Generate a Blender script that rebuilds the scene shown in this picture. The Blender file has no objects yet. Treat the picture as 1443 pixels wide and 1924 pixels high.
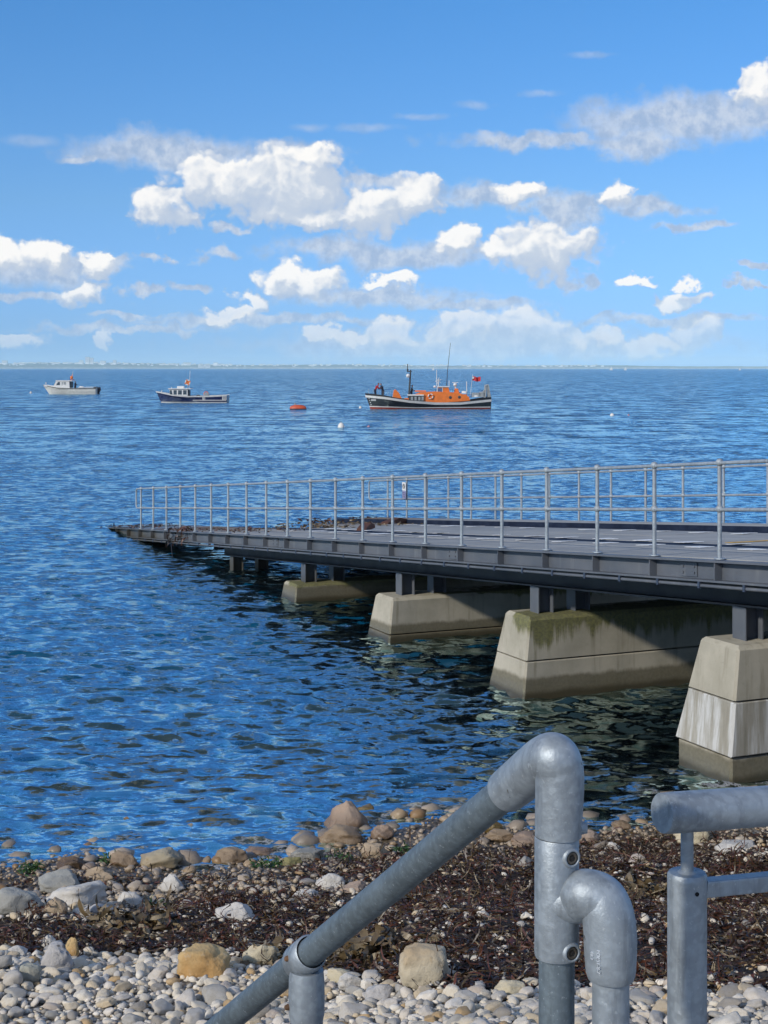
import bpy, bmesh, math, random
import numpy as np
from mathutils import Vector, Matrix, noise as mnoise

random.seed(11)
rng = np.random.default_rng(11)
scene = bpy.context.scene
COL = scene.collection
R = math.radians

# ------------------------------------------------------------------ camera
F, HX, HY, CAMZ = 2800.0, 721.5, 692.0, 4.75        # focal length in photo pixels, horizon point, eye height over the sea
cam = bpy.data.cameras.new('camera')
cam.sensor_fit = 'VERTICAL'; cam.sensor_height = 36.0
cam.lens = F * 36.0 / 1924.0
cam.shift_y = -(962.0 - HY) / 1924.0
cam.clip_start = 0.05; cam.clip_end = 90000.0
camo = bpy.data.objects.new('camera', cam); COL.objects.link(camo)
camo.location = (0, 0, CAMZ); camo.rotation_euler = (R(90), 0, 0)
scene.camera = camo
cam.dof.use_dof = False

# ------------------------------------------------------------------ render and exposure
scene.render.engine = 'CYCLES'
cy = scene.cycles
cy.use_denoising = True
cy.max_bounces = 6; cy.diffuse_bounces = 2; cy.glossy_bounces = 3; cy.transmission_bounces = 2
cy.transparent_max_bounces = 6; cy.volume_bounces = 1
cy.caustics_reflective = False; cy.caustics_refractive = False
cy.sample_clamp_indirect = 6.0
cy.use_adaptive_sampling = True; cy.adaptive_threshold = 0.02
vs = scene.view_settings
vs.view_transform = 'Standard'; vs.look = 'None'; vs.gamma = 1.0; vs.exposure = 0.0
vs.use_curve_mapping = False

# ------------------------------------------------------------------ node expression helper
class E:
    def __init__(s, t, sock): s.t = t; s.s = sock
    def _m(s, op, *o, clamp=False):
        n = s.t.nodes.new('ShaderNodeMath'); n.operation = op; n.use_clamp = clamp
        for i, v in enumerate((s,) + o):
            if isinstance(v, E): s.t.links.new(v.s, n.inputs[i])
            else: n.inputs[i].default_value = v
        return E(s.t, n.outputs[0])
    def __add__(s, o): return s._m('ADD', o)
    __radd__ = __add__
    def __sub__(s, o): return s._m('SUBTRACT', o)
    def __rsub__(s, o): return s._m('MULTIPLY_ADD', -1.0, o)
    def __mul__(s, o): return s._m('MULTIPLY', o)
    __rmul__ = __mul__
    def __truediv__(s, o): return s._m('DIVIDE', o)
    def pow(s, o): return s._m('POWER', o)
    def abs(s): return s._m('ABSOLUTE')
    def max(s, o): return s._m('MAXIMUM', o)
    def min(s, o): return s._m('MINIMUM', o)
    def smin(s, o, k): return s._m('SMOOTH_MIN', o, k)
    def sat(s): return s._m('ADD', 0.0, clamp=True)
    def step(s, a, b, smooth=True, lo=0.0, hi=1.0):
        n = s.t.nodes.new('ShaderNodeMapRange'); n.interpolation_type = 'SMOOTHSTEP' if smooth else 'LINEAR'
        s.t.links.new(s.s, n.inputs[0])
        for i, v in enumerate((a, b, lo, hi)): n.inputs[i + 1].default_value = v
        return E(s.t, n.outputs[0])

class NT:
    """thin wrapper round a node tree"""
    def __init__(s, tree):
        s.t = tree
        for n in list(tree.nodes): tree.nodes.remove(n)
    def n(s, typ, **kw):
        n = s.t.nodes.new(typ)
        for k, v in kw.items(): setattr(n, k, v)
        return n
    def link(s, a, b): s.t.links.new(a.s if isinstance(a, E) else a, b)
    def put(s, sock, v):
        if isinstance(v, E): s.t.links.new(v.s, sock)
        elif hasattr(v, 'is_linked'): s.t.links.new(v, sock)
        else: sock.default_value = v
    def coord(s, which='Object'): return E(s.t, s.n('ShaderNodeTexCoord').outputs[which])
    def geo(s, which='Position'): return E(s.t, s.n('ShaderNodeNewGeometry').outputs[which])
    def vm(s, op, a, *o):
        n = s.n('ShaderNodeVectorMath', operation=op)
        for i, v in enumerate((a,) + o): s.put(n.inputs[i] if not (op == 'SCALE' and i == 1) else n.inputs['Scale'], v)
        return E(s.t, n.outputs['Value'] if op in ('LENGTH', 'DOT_PRODUCT', 'DISTANCE') else n.outputs[0])
    def sep(s, v):
        n = s.n('ShaderNodeSeparateXYZ'); s.put(n.inputs[0], v)
        return [E(s.t, o) for o in n.outputs]
    def comb(s, x, y, z):
        n = s.n('ShaderNodeCombineXYZ')
        for i, v in enumerate((x, y, z)): s.put(n.inputs[i], v)
        return E(s.t, n.outputs[0])
    def noise(s, vec, scale, detail=3.0, rough=0.5, out='Factor', dist=0.0, dims='3D'):
        n = s.n('ShaderNodeTexNoise', noise_dimensions=dims); s.put(n.inputs['Vector'], vec)
        n.inputs['Scale'].default_value = scale; n.inputs['Detail'].default_value = detail
        n.inputs['Roughness'].default_value = rough; n.inputs['Distortion'].default_value = dist
        o = n.outputs[0] if out == 'Factor' else n.outputs['Color']
        return E(s.t, o)
    def voro(s, vec, scale, feature='F1', out='Distance', rand=1.0, dims='3D'):
        n = s.n('ShaderNodeTexVoronoi', feature=feature, voronoi_dimensions=dims); s.put(n.inputs['Vector'], vec)
        n.inputs['Scale'].default_value = scale; n.inputs['Randomness'].default_value = rand
        return E(s.t, n.outputs[out])
    def mix(s, f, a, b):
        n = s.n('ShaderNodeMix', data_type='RGBA'); s.put(n.inputs[0], f)
        for i, v in ((6, a), (7, b)):
            if isinstance(v, tuple): n.inputs[i].default_value = v if len(v) == 4 else v + (1.0,)
            else: s.put(n.inputs[i], v)
        return E(s.t, n.outputs[2])
    def ramp(s, f, stops, interp='LINEAR'):
        n = s.n('ShaderNodeValToRGB'); s.put(n.inputs[0], f); cr = n.color_ramp; cr.interpolation = interp
        while len(cr.elements) > 1: cr.elements.remove(cr.elements[-1])
        cr.elements[0].position = stops[0][0]; cr.elements[0].color = stops[0][1] + (1.0,)
        for p, c in stops[1:]:
            e = cr.elements.new(p); e.color = c + (1.0,)
        return E(s.t, n.outputs[0])
    def attr(s, name, out='Fac'):
        n = s.n('ShaderNodeAttribute', attribute_name=name); return E(s.t, n.outputs[out])
    def bump(s, h, strength=0.3, dist=0.01, normal=None):
        n = s.n('ShaderNodeBump'); s.put(n.inputs['Height'], h)
        n.inputs['Strength'].default_value = strength; n.inputs['Distance'].default_value = dist
        if normal is not None: s.put(n.inputs['Normal'], normal)
        return E(s.t, n.outputs[0])
    def out(s, shader, which='Surface', typ='ShaderNodeOutputMaterial'):
        o = s.n(typ); s.link(shader, o.inputs[which])

# ------------------------------------------------------------------ sun and sky
SUN_EL, SUN_AZ = R(28), R(180 + 47)          # azimuth clockwise from +Y: behind the camera, to the left
sunv = Vector((math.sin(SUN_AZ) * math.cos(SUN_EL), math.cos(SUN_AZ) * math.cos(SUN_EL), math.sin(SUN_EL)))
sl = bpy.data.lights.new('sun', 'SUN'); sl.energy = 3.0; sl.angle = R(2.5); sl.color = (1.0, 0.93, 0.82)
so = bpy.data.objects.new('sun', sl); COL.objects.link(so)
so.rotation_euler = (-sunv).to_track_quat('-Z', 'Y').to_euler()

world = bpy.data.worlds.new('World'); scene.world = world; world.use_nodes = True
world.cycles.sampling_method = 'MANUAL'; world.cycles.sample_map_resolution = 512
W = NT(world.node_tree)
sky = W.n('ShaderNodeTexSky', sky_type='NISHITA', sun_disc=False, sun_elevation=SUN_EL, sun_rotation=SUN_AZ,
          altitude=0.0, air_density=1.0, dust_density=0.25, ozone_density=2.0)
# grade of the clear sky by height: deep blue above, paler towards the horizon
wd = W.coord('Generated'); wdx, wdy, wdz = W.sep(wd)
tint = W.ramp(wdz, [(0.0, (0.235, 0.48, 1.18)), (0.03, (0.255, 0.475, 1.05)), (0.11, (0.33, 0.54, 0.86)), (0.24, (0.28, 0.59, 0.92)), (0.42, (0.28, 0.59, 0.95)), (0.7, (0.40, 0.70, 1.0)), (1.0, (0.60, 0.85, 1.0))])
skyc = W.vm('MULTIPLY', E(W.t, sky.outputs[0]), tint)
bg_sky = W.n('ShaderNodeBackground'); bg_sky.inputs['Strength'].default_value = 0.15
W.link(skyc, bg_sky.inputs[0])
# clouds: heaps placed by azimuth and elevation (both in units of 1/2800 rad)
def azel(px, py):
    x, z = (px - HX) / F, (HY - py) / F
    return math.atan(x) * F, math.atan(z / math.hypot(1, x)) * F
CUM = [(310,388,62,36),(420,338,105,42),(540,345,110,62),(592,300,60,34),(690,392,76,48),(775,368,50,40),(580,405,130,28),
       (865,452,46,30),(1030,468,92,52),(950,470,60,26),(158,545,48,24),(185,494,34,24),(15,478,45,30),(90,480,52,26),
       (560,528,78,26),(715,525,48,14),(468,570,28,22),(425,592,52,14),(1158,368,34,24),(1205,528,28,12),(1275,560,46,17),
       (740,632,50,32),(900,622,110,34),(1005,618,62,40),(1075,630,36,24),(1140,640,40,22),(1300,628,46,38),(1235,648,55,18),
       (612,634,28,16),(665,640,45,13),(1428,160,42,34),(30,640,50,16),(205,640,18,14),(990,360,46,24),(1280,532,18,14)]
SOFT = [(320,285,150,32),(190,296,60,10),(560,290,100,24),(700,340,60,12),(1270,222,170,42),(1395,215,80,40),(1000,264,140,15),(1200,268,90,24),
        (940,366,120,20),(1060,392,62,34),(1215,390,80,16),(650,472,120,22),(770,478,140,26),(720,556,190,20),(890,572,150,12),
        (80,500,110,34),(215,500,60,14),(410,482,52,11),(295,482,20,9),(1105,530,40,13),(1412,495,42,8),(1400,530,50,5),(270,542,32,9),
        (370,546,46,9),(230,594,60,6),(1290,430,80,10),(500,604,260,10),(240,618,170,8),(1260,602,170,9),(60,560,120,10),(900,650,420,26),(420,430,40,8)]
WISP = [(690,240,70,9),(578,238,34,8),(790,218,46,7),(882,198,42,9),(1015,176,34,8),(60,264,60,12),(1110,105,40,6)]
d, dx, dy, dz = wd, wdx, wdy, wdz
az = dx._m('ARCTAN2', dy); el = dz._m('ARCTAN2', (dx * dx + dy * dy)._m('SQRT'))
u, v = az * F, el * F
uv = W.comb(u, v, 0.0)
warp = W.noise(W.vm('MULTIPLY', uv, (1, 1.25, 1)), 0.011, 6.0, 0.56, 'Color', dims='2D')
wv = W.vm('MULTIPLY', W.vm('SUBTRACT', warp, (0.5, 0.5, 0.5)), (120.0, 84.0, 0.0))
puv = W.vm('ADD', uv, wv)
wsoft = W.vm('ADD', uv, W.vm('MULTIPLY', W.vm('SUBTRACT', warp, (0.5, 0.5, 0.5)), (230.0, 70.0, 0.0)))
def field(pos, blobs, k, off=(0, 0)):
    acc = None
    for (px, py, rx, ry) in blobs:
        cu, cv = azel(px, py)
        q = W.vm('MULTIPLY_ADD', pos, (1.0 / rx, 1.0 / ry, 0), (-(cu - off[0]) / rx, -(cv - off[1]) / ry, 0))
        l = W.vm('LENGTH', q)
        acc = l if acc is None else acc.smin(l, k)
    return acc
fine = W.noise(uv, 0.034, 5.0, 0.62, dims='2D')
def billow(p):
    """rounded heads: cells of two sizes"""
    return W.voro(p, 0.026, 'SMOOTH_F1', dims='2D') * 0.66 + W.voro(p, 0.062, 'F1', dims='2D') * 0.30
pb = W.vm('MULTIPLY_ADD', W.vm('SUBTRACT', warp, (0.5, 0.5, 0.5)), (60.0, 60.0, 0.0), uv)
bil1, bil2 = billow(pb), billow(W.vm('ADD', pb, (-8, 12, 0)))
low = v.step(8.0, 170.0)
def cloud_band(lo, hi):
    """the heaps between two elevations, mixed over the clear sky"""
    def pick(bl): return [b for b in bl if lo < azel(b[0], b[1])[1] + b[3] * 1.3 + 45 and azel(b[0], b[1])[1] - b[3] * 1.3 - 45 < hi]
    cum, soft = pick(CUM), pick(SOFT)
    Fc = field(puv, cum, 0.25) + (bil1 - 0.42) * 0.85 + (fine - 0.5) * 0.35
    Fl = field(puv, cum, 0.40, (-16, 28)) + (bil2 - 0.42) * 1.5 + (fine - 0.5) * 0.35
    Fs = field(wsoft, soft, 0.3) + (fine - 0.5) * 0.8
    a_c = Fc.step(1.22, 0.74)
    a_s = Fs.step(1.45, 0.45) * 0.88
    if hi > 500: a_s = a_s.max((field(W.vm('MULTIPLY_ADD', W.vm('SUBTRACT', warp, (0.5, 0.5, 0.5)), (60.0, 16.0, 0.0), uv), WISP, 0.2) + (fine - 0.5) * 1.2).step(1.3, 0.2) * 0.38)
    # light falls where the heap thins towards the sun (up and to the left), shade gathers below
    light = (Fl - Fc).step(-0.25, 0.88)
    core = Fc.step(1.1, 0.3)
    lit_c = W.mix(light, W.mix(core, (0.46, 0.56, 0.73), (0.58, 0.65, 0.76)), (1.02, 1.0, 0.97))
    lit_c = W.mix(low, W.mix(light, (0.42, 0.59, 0.80), (0.80, 0.83, 0.87)), lit_c)
    a_c = a_c * low.step(0, 1, False, 0.55, 0.97)
    col_s = W.mix(fine.step(0.30, 0.72), (0.38, 0.49, 0.68), (0.64, 0.70, 0.80))
    a_s = a_s * low.step(0, 1, False, 0.70, 1.0)
    bg_c = W.n('ShaderNodeBackground'); W.link(W.mix(a_c, col_s, lit_c), bg_c.inputs[0])
    mx = W.n('ShaderNodeMixShader'); W.link(1.0 - (1.0 - a_c) * (1.0 - a_s), mx.inputs[0])
    W.link(bg_sky.outputs[0], mx.inputs[1]); W.link(bg_c.outputs[0], mx.inputs[2])
    return mx
SPLIT = 178.0
hi_, lo_ = cloud_band(SPLIT, 900.0), cloud_band(-50.0, SPLIT)
mx = W.n('ShaderNodeMixShader'); W.link(v._m('LESS_THAN', SPLIT), mx.inputs[0]); W.link(hi_.outputs[0], mx.inputs[1]); W.link(lo_.outputs[0], mx.inputs[2])
# unseen broken cloud all round except ahead, thicker and brighter to add fill light
gen = W.noise(W.vm('MULTIPLY', d, (1, 1, 3.0)), 2.3, 6.0, 0.55)
a_g = gen.step(0.43, 0.66) * az.abs().step(0.6, 1.3).max(el.step(1.0, 1.3)) * el.step(0.0, 0.06) * 0.85
bg_g = W.n('ShaderNodeBackground'); W.link(W.mix(gen.step(0.56, 0.80), (1.0, 1.0, 1.0), (0.62, 0.67, 0.76)), bg_g.inputs[0])
mg = W.n('ShaderNodeMixShader'); W.link(a_g, mg.inputs[0]); W.link(bg_sky.outputs[0], mg.inputs[1]); W.link(bg_g.outputs[0], mg.inputs[2])
ahead = az.abs()._m('LESS_THAN', 0.30) * el._m('LESS_THAN', 0.27) * el._m('GREATER_THAN', 0.0)
mo = W.n('ShaderNodeMixShader'); W.link(ahead, mo.inputs[0]); W.link(mg.outputs[0], mo.inputs[1]); W.link(mx.outputs[0], mo.inputs[2])
W.out(mo.outputs[0], typ='ShaderNodeOutputWorld')

# ------------------------------------------------------------------ object helpers
def material(name, build):
    m = bpy.data.materials.new(name); m.use_nodes = True
    build(NT(m.node_tree)); return m

def principled(N, color, rough=0.6, metal=0.0, normal=None, spec=0.5, coat=0.0, emis=None):
    p = N.n('ShaderNodeBsdfPrincipled')
    if isinstance(color, tuple): color = color + (1.0,) if len(color) == 3 else color
    N.put(p.inputs['Base Color'], color); N.put(p.inputs['Roughness'], rough); N.put(p.inputs['Metallic'], metal)
    N.put(p.inputs['Specular IOR Level'], spec); p.inputs['Coat Weight'].default_value = coat
    if normal is not None: N.put(p.inputs['Normal'], normal)
    return p.outputs[0]

def plain(name, c, rough=0.5, metal=0.0, var=0.25, scale=3.0, bump=0.1, bscale=40.0, coat=0.0, dirt=None):
    def b(N):
        p = N.coord()
        n = N.noise(p, scale, 5.0, 0.6)
        c2 = tuple(x * (1 - var) for x in c); c3 = tuple(min(x * (1 + var * 0.6), 0.95) for x in c)
        colr = N.mix(n.step(0.3, 0.7), c2, c3)
        if dirt: colr = N.mix(N.noise(p, scale * 2.7, 6.0, 0.7).step(0.52, 0.72) * 0.7, colr, dirt)
        N.out(principled(N, colr, n.step(0.2, 0.8, lo=rough * 0.8, hi=min(1, rough * 1.2)), metal,
                         N.bump(N.noise(p, bscale, 4.0, 0.6), bump, 0.02), coat=coat))
    return material(name, b)

def link(o, parent=None):
    COL.objects.link(o)
    if parent is not None: o.parent = parent
    return o

def tag(o, label=None, cat=None, group=None, kind=None):
    for k, val in (('label', label), ('category', cat), ('group', group), ('kind', kind)):
        if val: o[k] = val
    return o

def empty(name, loc=(0, 0, 0), rz=0.0):
    o = bpy.data.objects.new(name, None); o.location = loc; o.rotation_euler = (0, 0, rz)
    o.empty_display_size = 0.2
    return link(o)

def thing(name, label, cat, loc=(0, 0, 0), rz=0.0, group=None):
    return tag(empty(name, loc, rz), label, cat, group)

class MB:
    """collects shapes, then links them as one mesh object"""
    def __init__(s): s.v = []; s.f = []; s.sm = []
    def add(s, vs_, fs, smooth=False):
        o = len(s.v); s.v += [tuple(x) for x in vs_]
        s.f += [tuple(i + o for i in f) for f in fs]; s.sm += [smooth] * len(fs); return s
    def box(s, a, b, M=None):
        (x0, y0, z0), (x1, y1, z1) = a, b
        vs_ = [Vector((x, y, z)) for z in (z0, z1) for y in (y0, y1) for x in (x0, x1)]
        if M is not None: vs_ = [M @ p for p in vs_]
        return s.add(vs_, [(0, 2, 3, 1), (4, 5, 7, 6), (0, 1, 5, 4), (2, 6, 7, 3), (0, 4, 6, 2), (1, 3, 7, 5)])
    def prism(s, pts, y0, y1, axis='y'):
        """polygon in x,z pushed along y (or in x,y pushed along z)"""
        n = len(pts)
        if axis == 'y': vs_ = [(x, y0, z) for x, z in pts] + [(x, y1, z) for x, z in pts]
        else: vs_ = [(x, y, y0) for x, y in pts] + [(x, y, y1) for x, y in pts]
        fs = [tuple(range(n)), tuple(range(2 * n - 1, n - 1, -1))] + [(i, (i + 1) % n + 0, (i + 1) % n + n, i + n)[::-1] for i in range(n)]
        return s.add(vs_, fs)
    def tube(s, pts, rad, seg=12, cap=True, smooth=True):
        pts = [Vector(p) for p in pts]; n = len(pts)
        rads = [rad] * n if not isinstance(rad, (list, tuple)) else list(rad)
        tang = []
        for i in range(n):
            a = pts[max(i - 1, 0)]; b = pts[min(i + 1, n - 1)]
            if i in (0, n - 1): tang.append((b - a).normalized())
            else: tang.append(((pts[i] - a).normalized() + (b - pts[i]).normalized()).normalized())
        up = Vector((0, 0, 1)) if abs(tang[0].z) < 0.9 else Vector((1, 0, 0))
        nrm = (up - tang[0] * up.dot(tang[0])).normalized()
        vs_, fs = [], []
        for i in range(n):
            nrm = (nrm - tang[i] * nrm.dot(tang[i])).normalized(); bi = tang[i].cross(nrm)
            for k in range(seg):
                a = 2 * math.pi * k / seg
                vs_.append(pts[i] + (nrm * math.cos(a) + bi * math.sin(a)) * rads[i])
        for i in range(n - 1):
            for k in range(seg):
                k2 = (k + 1) % seg
                fs.append((i * seg + k, i * seg + k2, (i + 1) * seg + k2, (i + 1) * seg + k))
        s.add(vs_, fs, smooth)
        if cap:
            s.add(vs_[:seg], [tuple(range(seg))[::-1]]); s.add(vs_[-seg:], [tuple(range(seg))])      # own vertices: the rim stays sharp
        return s
    def lathe(s, prof, seg=20, M=None, smooth=True):
        n = len(prof); vs_ = []
        for r_, z in prof:
            for k in range(seg):
                a = 2 * math.pi * k / seg; p = Vector((r_ * math.cos(a), r_ * math.sin(a), z))
                vs_.append(M @ p if M is not None else p)
        fs = [(i * seg + k, i * seg + (k + 1) % seg, (i + 1) * seg + (k + 1) % seg, (i + 1) * seg + k) for i in range(n - 1) for k in range(seg)]
        return s.add(vs_, fs, smooth)
    def torus(s, c, R_, r_, axis='y', seg=20, rs=8):
        vs_, fs = [], []
        for i in range(seg):
            a = 2 * math.pi * i / seg
            for k in range(rs):
                b = 2 * math.pi * k / rs; q = R_ + r_ * math.cos(b); h = r_ * math.sin(b)
                p = (q * math.cos(a), h, q * math.sin(a)) if axis == 'y' else ((q * math.cos(a), q * math.sin(a), h) if axis == 'z' else (h, q * math.cos(a), q * math.sin(a)))
                vs_.append(Vector(c) + Vector(p))
        fs = [(i * rs + k, ((i + 1) % seg) * rs + k, ((i + 1) % seg) * rs + (k + 1) % rs, i * rs + (k + 1) % rs) for i in range(seg) for k in range(rs)]
        return s.add(vs_, fs, True)
    def mesh(s, name):
        me = bpy.data.meshes.new(name); me.from_pydata(s.v, [], s.f)
        me.polygons.foreach_set('use_smooth', s.sm)
        me.update(); return me
    def build(s, name, mat, parent=None, bevel=0.0, recalc=True, seg=2):
        me = s.mesh(name)
        if recalc or bevel:
            bm = bmesh.new(); bm.from_mesh(me)
            if bevel:
                bmesh.ops.remove_doubles(bm, verts=bm.verts, dist=1e-5)
                ed = [e for e in bm.edges if len(e.link_faces) == 2 and e.calc_face_angle(0) > 0.5]
                bmesh.ops.bevel(bm, geom=ed, offset=bevel, segments=seg, affect='EDGES', profile=0.6)
            bmesh.ops.recalc_face_normals(bm, faces=bm.faces); bm.to_mesh(me); bm.free()
        if mat is not None: me.materials.append(mat)
        return link(bpy.data.objects.new(name, me), parent)

def inst(o, parent, loc=None, rot=None, scale=None, name=None):
    c = o.copy(); link(c); c.parent = parent
    if name: c.name = name
    if loc is not None: c.location = loc
    if rot is not None: c.rotation_euler = rot
    if scale is not None: c.scale = scale
    return c

def at(px, py, Y):  return Vector(((px - HX) * Y / F, Y, CAMZ - (py - HY) * Y / F))
def atz(px, py, z): return at(px, py, (CAMZ - z) * F / (py - HY))
def proj(x, y, z):  return HX + F * x / y, HY + F * (CAMZ - z) / y


# ------------------------------------------------------------------ shore geometry
def ground_np(x, y):
    yw = np.where(x < 3, 14.85 + 0.28 * x, 15.69 + 0.18 * (x - 3)) + 0.25 * np.sin(x * 1.7 + 0.6) + 0.12 * np.sin(x * 4.1)
    t = yw - y
    up = 0.135 * t + 0.0085 * t * t
    dn = 0.10 * t - 0.0007 * t * t
    h = np.where(t > 0, np.minimum(up, 2.6), np.maximum(dn, -6.0))
    h = h + 0.035 * np.sin(x * 1.3 + y * 0.9) * np.sin(y * 1.7 - x * 0.6) + 0.015 * np.sin(x * 4.7 + y * 1.1) * np.sin(y * 5.3)
    # the wrack lies in two low ridges along the beach
    h = h + 0.10 * np.exp(-((t - 5.2 - 0.35 * np.sin(x * 0.9)) / 0.8) ** 2) + 0.05 * np.exp(-((t - 2.6) / 0.6) ** 2)
    return h
def ground(x, y):
    """the same height for one point"""
    sin, exp = math.sin, math.exp
    t = (14.85 + 0.28 * x if x < 3 else 15.69 + 0.18 * (x - 3)) + 0.25 * sin(x * 1.7 + 0.6) + 0.12 * sin(x * 4.1) - y
    h = min(0.135 * t + 0.0085 * t * t, 2.6) if t > 0 else max(0.10 * t - 0.0007 * t * t, -6.0)
    h += 0.035 * sin(x * 1.3 + y * 0.9) * sin(y * 1.7 - x * 0.6) + 0.015 * sin(x * 4.7 + y * 1.1) * sin(y * 5.3)
    return h + 0.10 * exp(-((t - 5.2 - 0.35 * sin(x * 0.9)) / 0.8) ** 2) + 0.05 * exp(-((t - 2.6) / 0.6) ** 2)
def on_beach(px, py):
    """where the sight line through a photo pixel meets the beach"""
    lo, hi = 4.0, 40.0
    for _ in range(40):
        m = 0.5 * (lo + hi); p = at(px, py, m)
        if p.z > ground(p.x, p.y): lo = m
        else: hi = m
    p = at(px, py, lo); return Vector((p.x, p.y, ground(p.x, p.y)))

def lerp(x, tab):
    if x <= tab[0][0]: return tab[0][1]
    for (a, fa), (b, fb) in zip(tab, tab[1:]):
        if x < b: return fa + (fb - fa) * (x - a) / (b - a)
    return tab[-1][1]
WA = list(zip([-200, 0, 60, 150, 300, 430, 520, 650, 900, 1200, 1443, 1700], [1775, 1790, 1800, 1800, 1792, 1800, 1820, 1845, 1862, 1855, 1862, 1862]))
WB = list(zip([-200, 0, 200, 350, 520, 700, 900, 1100, 1443, 1700], [1720, 1725, 1735, 1690, 1640, 1612, 1596, 1578, 1572, 1570]))
def weed_amount(px, py):
    """how thick the washed-up weed lies, by where it shows in the photograph"""
    def sm(a, b, t): t = max(0, min(1, (t - a) / (b - a))); return t * t * (3 - 2 * t)
    yA = lerp(px, WA); yB = lerp(px, WB)
    w = sm(yB - 14, yB + 14, py) * (1 - sm(yA - 12, yA + 10, py))
    strip = sm(1640, 1652, py) * (1 - sm(1668, 1684, py)) * (1 - sm(300, 560, px)) * 0.55       # thin lines of weed among the stones at the left
    pale = math.exp(-((py - 1668) / 14) ** 2) * sm(360, 450, px) * (1 - sm(700, 800, px)) * 0.75  # pale stones lie bare there
    pale += math.exp(-((py - 1600) / 12) ** 2) * sm(1250, 1330, px) * 0.7
    return max(0.0, max(w * (1 - pale), strip))

# ------------------------------------------------------------------ materials
def m_galv(N, base=(0.30, 0.335, 0.36), rough=0.46, sc=70.0):
    p = N.coord()
    n = N.noise(p, 5.0, 6.0, 0.65); st = N.noise(N.vm('MULTIPLY', p, (40, 40, 5.0)), 1.0, 5.0, 0.65)
    sp1 = N.noise(p, sc, 3.0, 0.55); sp2 = N.sep(N.voro(p, sc * 1.6, 'SMOOTH_F1', 'Color'))[0]
    c = N.mix((sp1 * 0.6 + sp2 * 0.4).step(0.36, 0.66), tuple(x * 0.86 for x in base), tuple(x * 1.14 for x in base))
    c = N.mix(n.step(0.38, 0.66) * 0.5, c, tuple(x * 1.4 for x in base))
    c = N.mix(st.step(0.50, 0.70) * 0.5, c, tuple(x * 0.5 for x in base))
    c = N.mix(N.noise(p, 150.0, 3.0, 0.7).step(0.62, 0.72) * 0.5, c, (0.56, 0.60, 0.62))
    c = N.mix(N.noise(p, 30.0, 4.0, 0.65).step(0.66, 0.74) * 0.55, c, (0.55, 0.60, 0.63))
    c = N.mix(N.noise(p, 44.0, 3.0, 0.6).step(0.70, 0.75) * 0.8, c, (0.09, 0.08, 0.065))
    r_ = (n * 0.25 + sp1 * 0.2 + (rough - 0.20))
    N.out(principled(N, c, r_, 0.45, N.bump(N.noise(p, 190.0, 5.0, 0.7) + n * 0.8, 0.30, 0.003)))
GALV = material('galvanised_steel', m_galv)
def m_galv_dark(N): m_galv(N, (0.150, 0.185, 0.205), 0.50, 90.0)
GALV_D = material('weathered_galvanised_tube', m_galv_dark)
def m_galv_dull(N): m_galv(N, (0.34, 0.38, 0.41), 0.6, 30.0)
GALV_RAIL = material('dull_galvanised_rail', m_galv_dull)
def m_paint(N):
    p = N.geo(); n = N.noise(p, 1.4, 6.0, 0.65); st = N.noise(N.vm('MULTIPLY', p, (6, 6, 0.7)), 1.0, 5.0, 0.6)
    c = N.mix(n.step(0.3, 0.7), (0.088, 0.100, 0.120), (0.125, 0.138, 0.160))
    c = N.mix(st.step(0.54, 0.75) * 0.6, c, (0.19, 0.20, 0.21))
    c = N.mix(N.noise(p, 9.0, 6.0, 0.7).step(0.66, 0.74) * 0.75, c, (0.10, 0.055, 0.03))
    z = N.sep(p)[2]
    c = N.mix((z + (n - 0.5) * 0.5).step(0.62, 0.1) * 0.8, c, (0.055, 0.045, 0.025))
    N.out(principled(N, c, n.step(0.2, 0.8, lo=0.42, hi=0.7), 0.0, N.bump(N.noise(p, 60.0, 4.0, 0.6), 0.15, 0.004)))
STEEL = material('grey_painted_steel', m_paint)
DARKSTEEL = plain('dark_steel', (0.035, 0.045, 0.070), 0.3, var=0.4, scale=2.0)
def m_deck(N):
    p = N.geo(); z = N.sep(p)[2]
    n = N.noise(p, 1.1, 6.0, 0.65); f = N.noise(p, 26.0, 4.0, 0.7)
    rnd = E(N.t, N.n('ShaderNodeObjectInfo').outputs['Random'])
    c = N.mix(rnd, (0.27, 0.275, 0.27), (0.36, 0.355, 0.335))
    c = N.mix(n.step(0.35, 0.7) * 0.6, c, (0.20, 0.205, 0.21))
    c = N.mix(f.step(0.55, 0.75) * 0.4, c, (0.36, 0.35, 0.33))
    wet = (z + (n - 0.5) * 0.55)
    c = N.mix(wet.step(1.05, 0.45), c, N.mix(f.step(0.3, 0.7), (0.16, 0.085, 0.030), (0.085, 0.05, 0.02)))
    c = N.mix(wet.step(0.42, 0.10), c, (0.030, 0.024, 0.014))
    N.out(principled(N, c, wet.step(0.2, 0.7, lo=0.25, hi=0.8), 0.0, N.bump(f, 0.25, 0.006)))
DECK = material('worn_deck', m_deck)
SHADED_STEEL = plain('steel_paint_with_shade', (0.015, 0.019, 0.028), 0.7, var=0.35, scale=2.0)  # grey jetty paint again, with the shade under the deck put into its colour
def m_keel(N):
    n = N.noise(N.geo(), 3.0, 5.0, 0.6); N.out(principled(N, N.mix(n.step(0.3, 0.7), (0.010, 0.016, 0.034), (0.022, 0.032, 0.060)), 0.75, 0.0, spec=0.12))
KEEL = material('wet_dark_keelway', m_keel)
TREAD = plain('white_tread', (0.78, 0.79, 0.79), 0.6, var=0.25, scale=8.0, dirt=(0.25, 0.25, 0.24))
YELLOW = plain('yellow_line_paint', (0.60, 0.36, 0.07), 0.6, var=0.3, scale=8.0)
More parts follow.
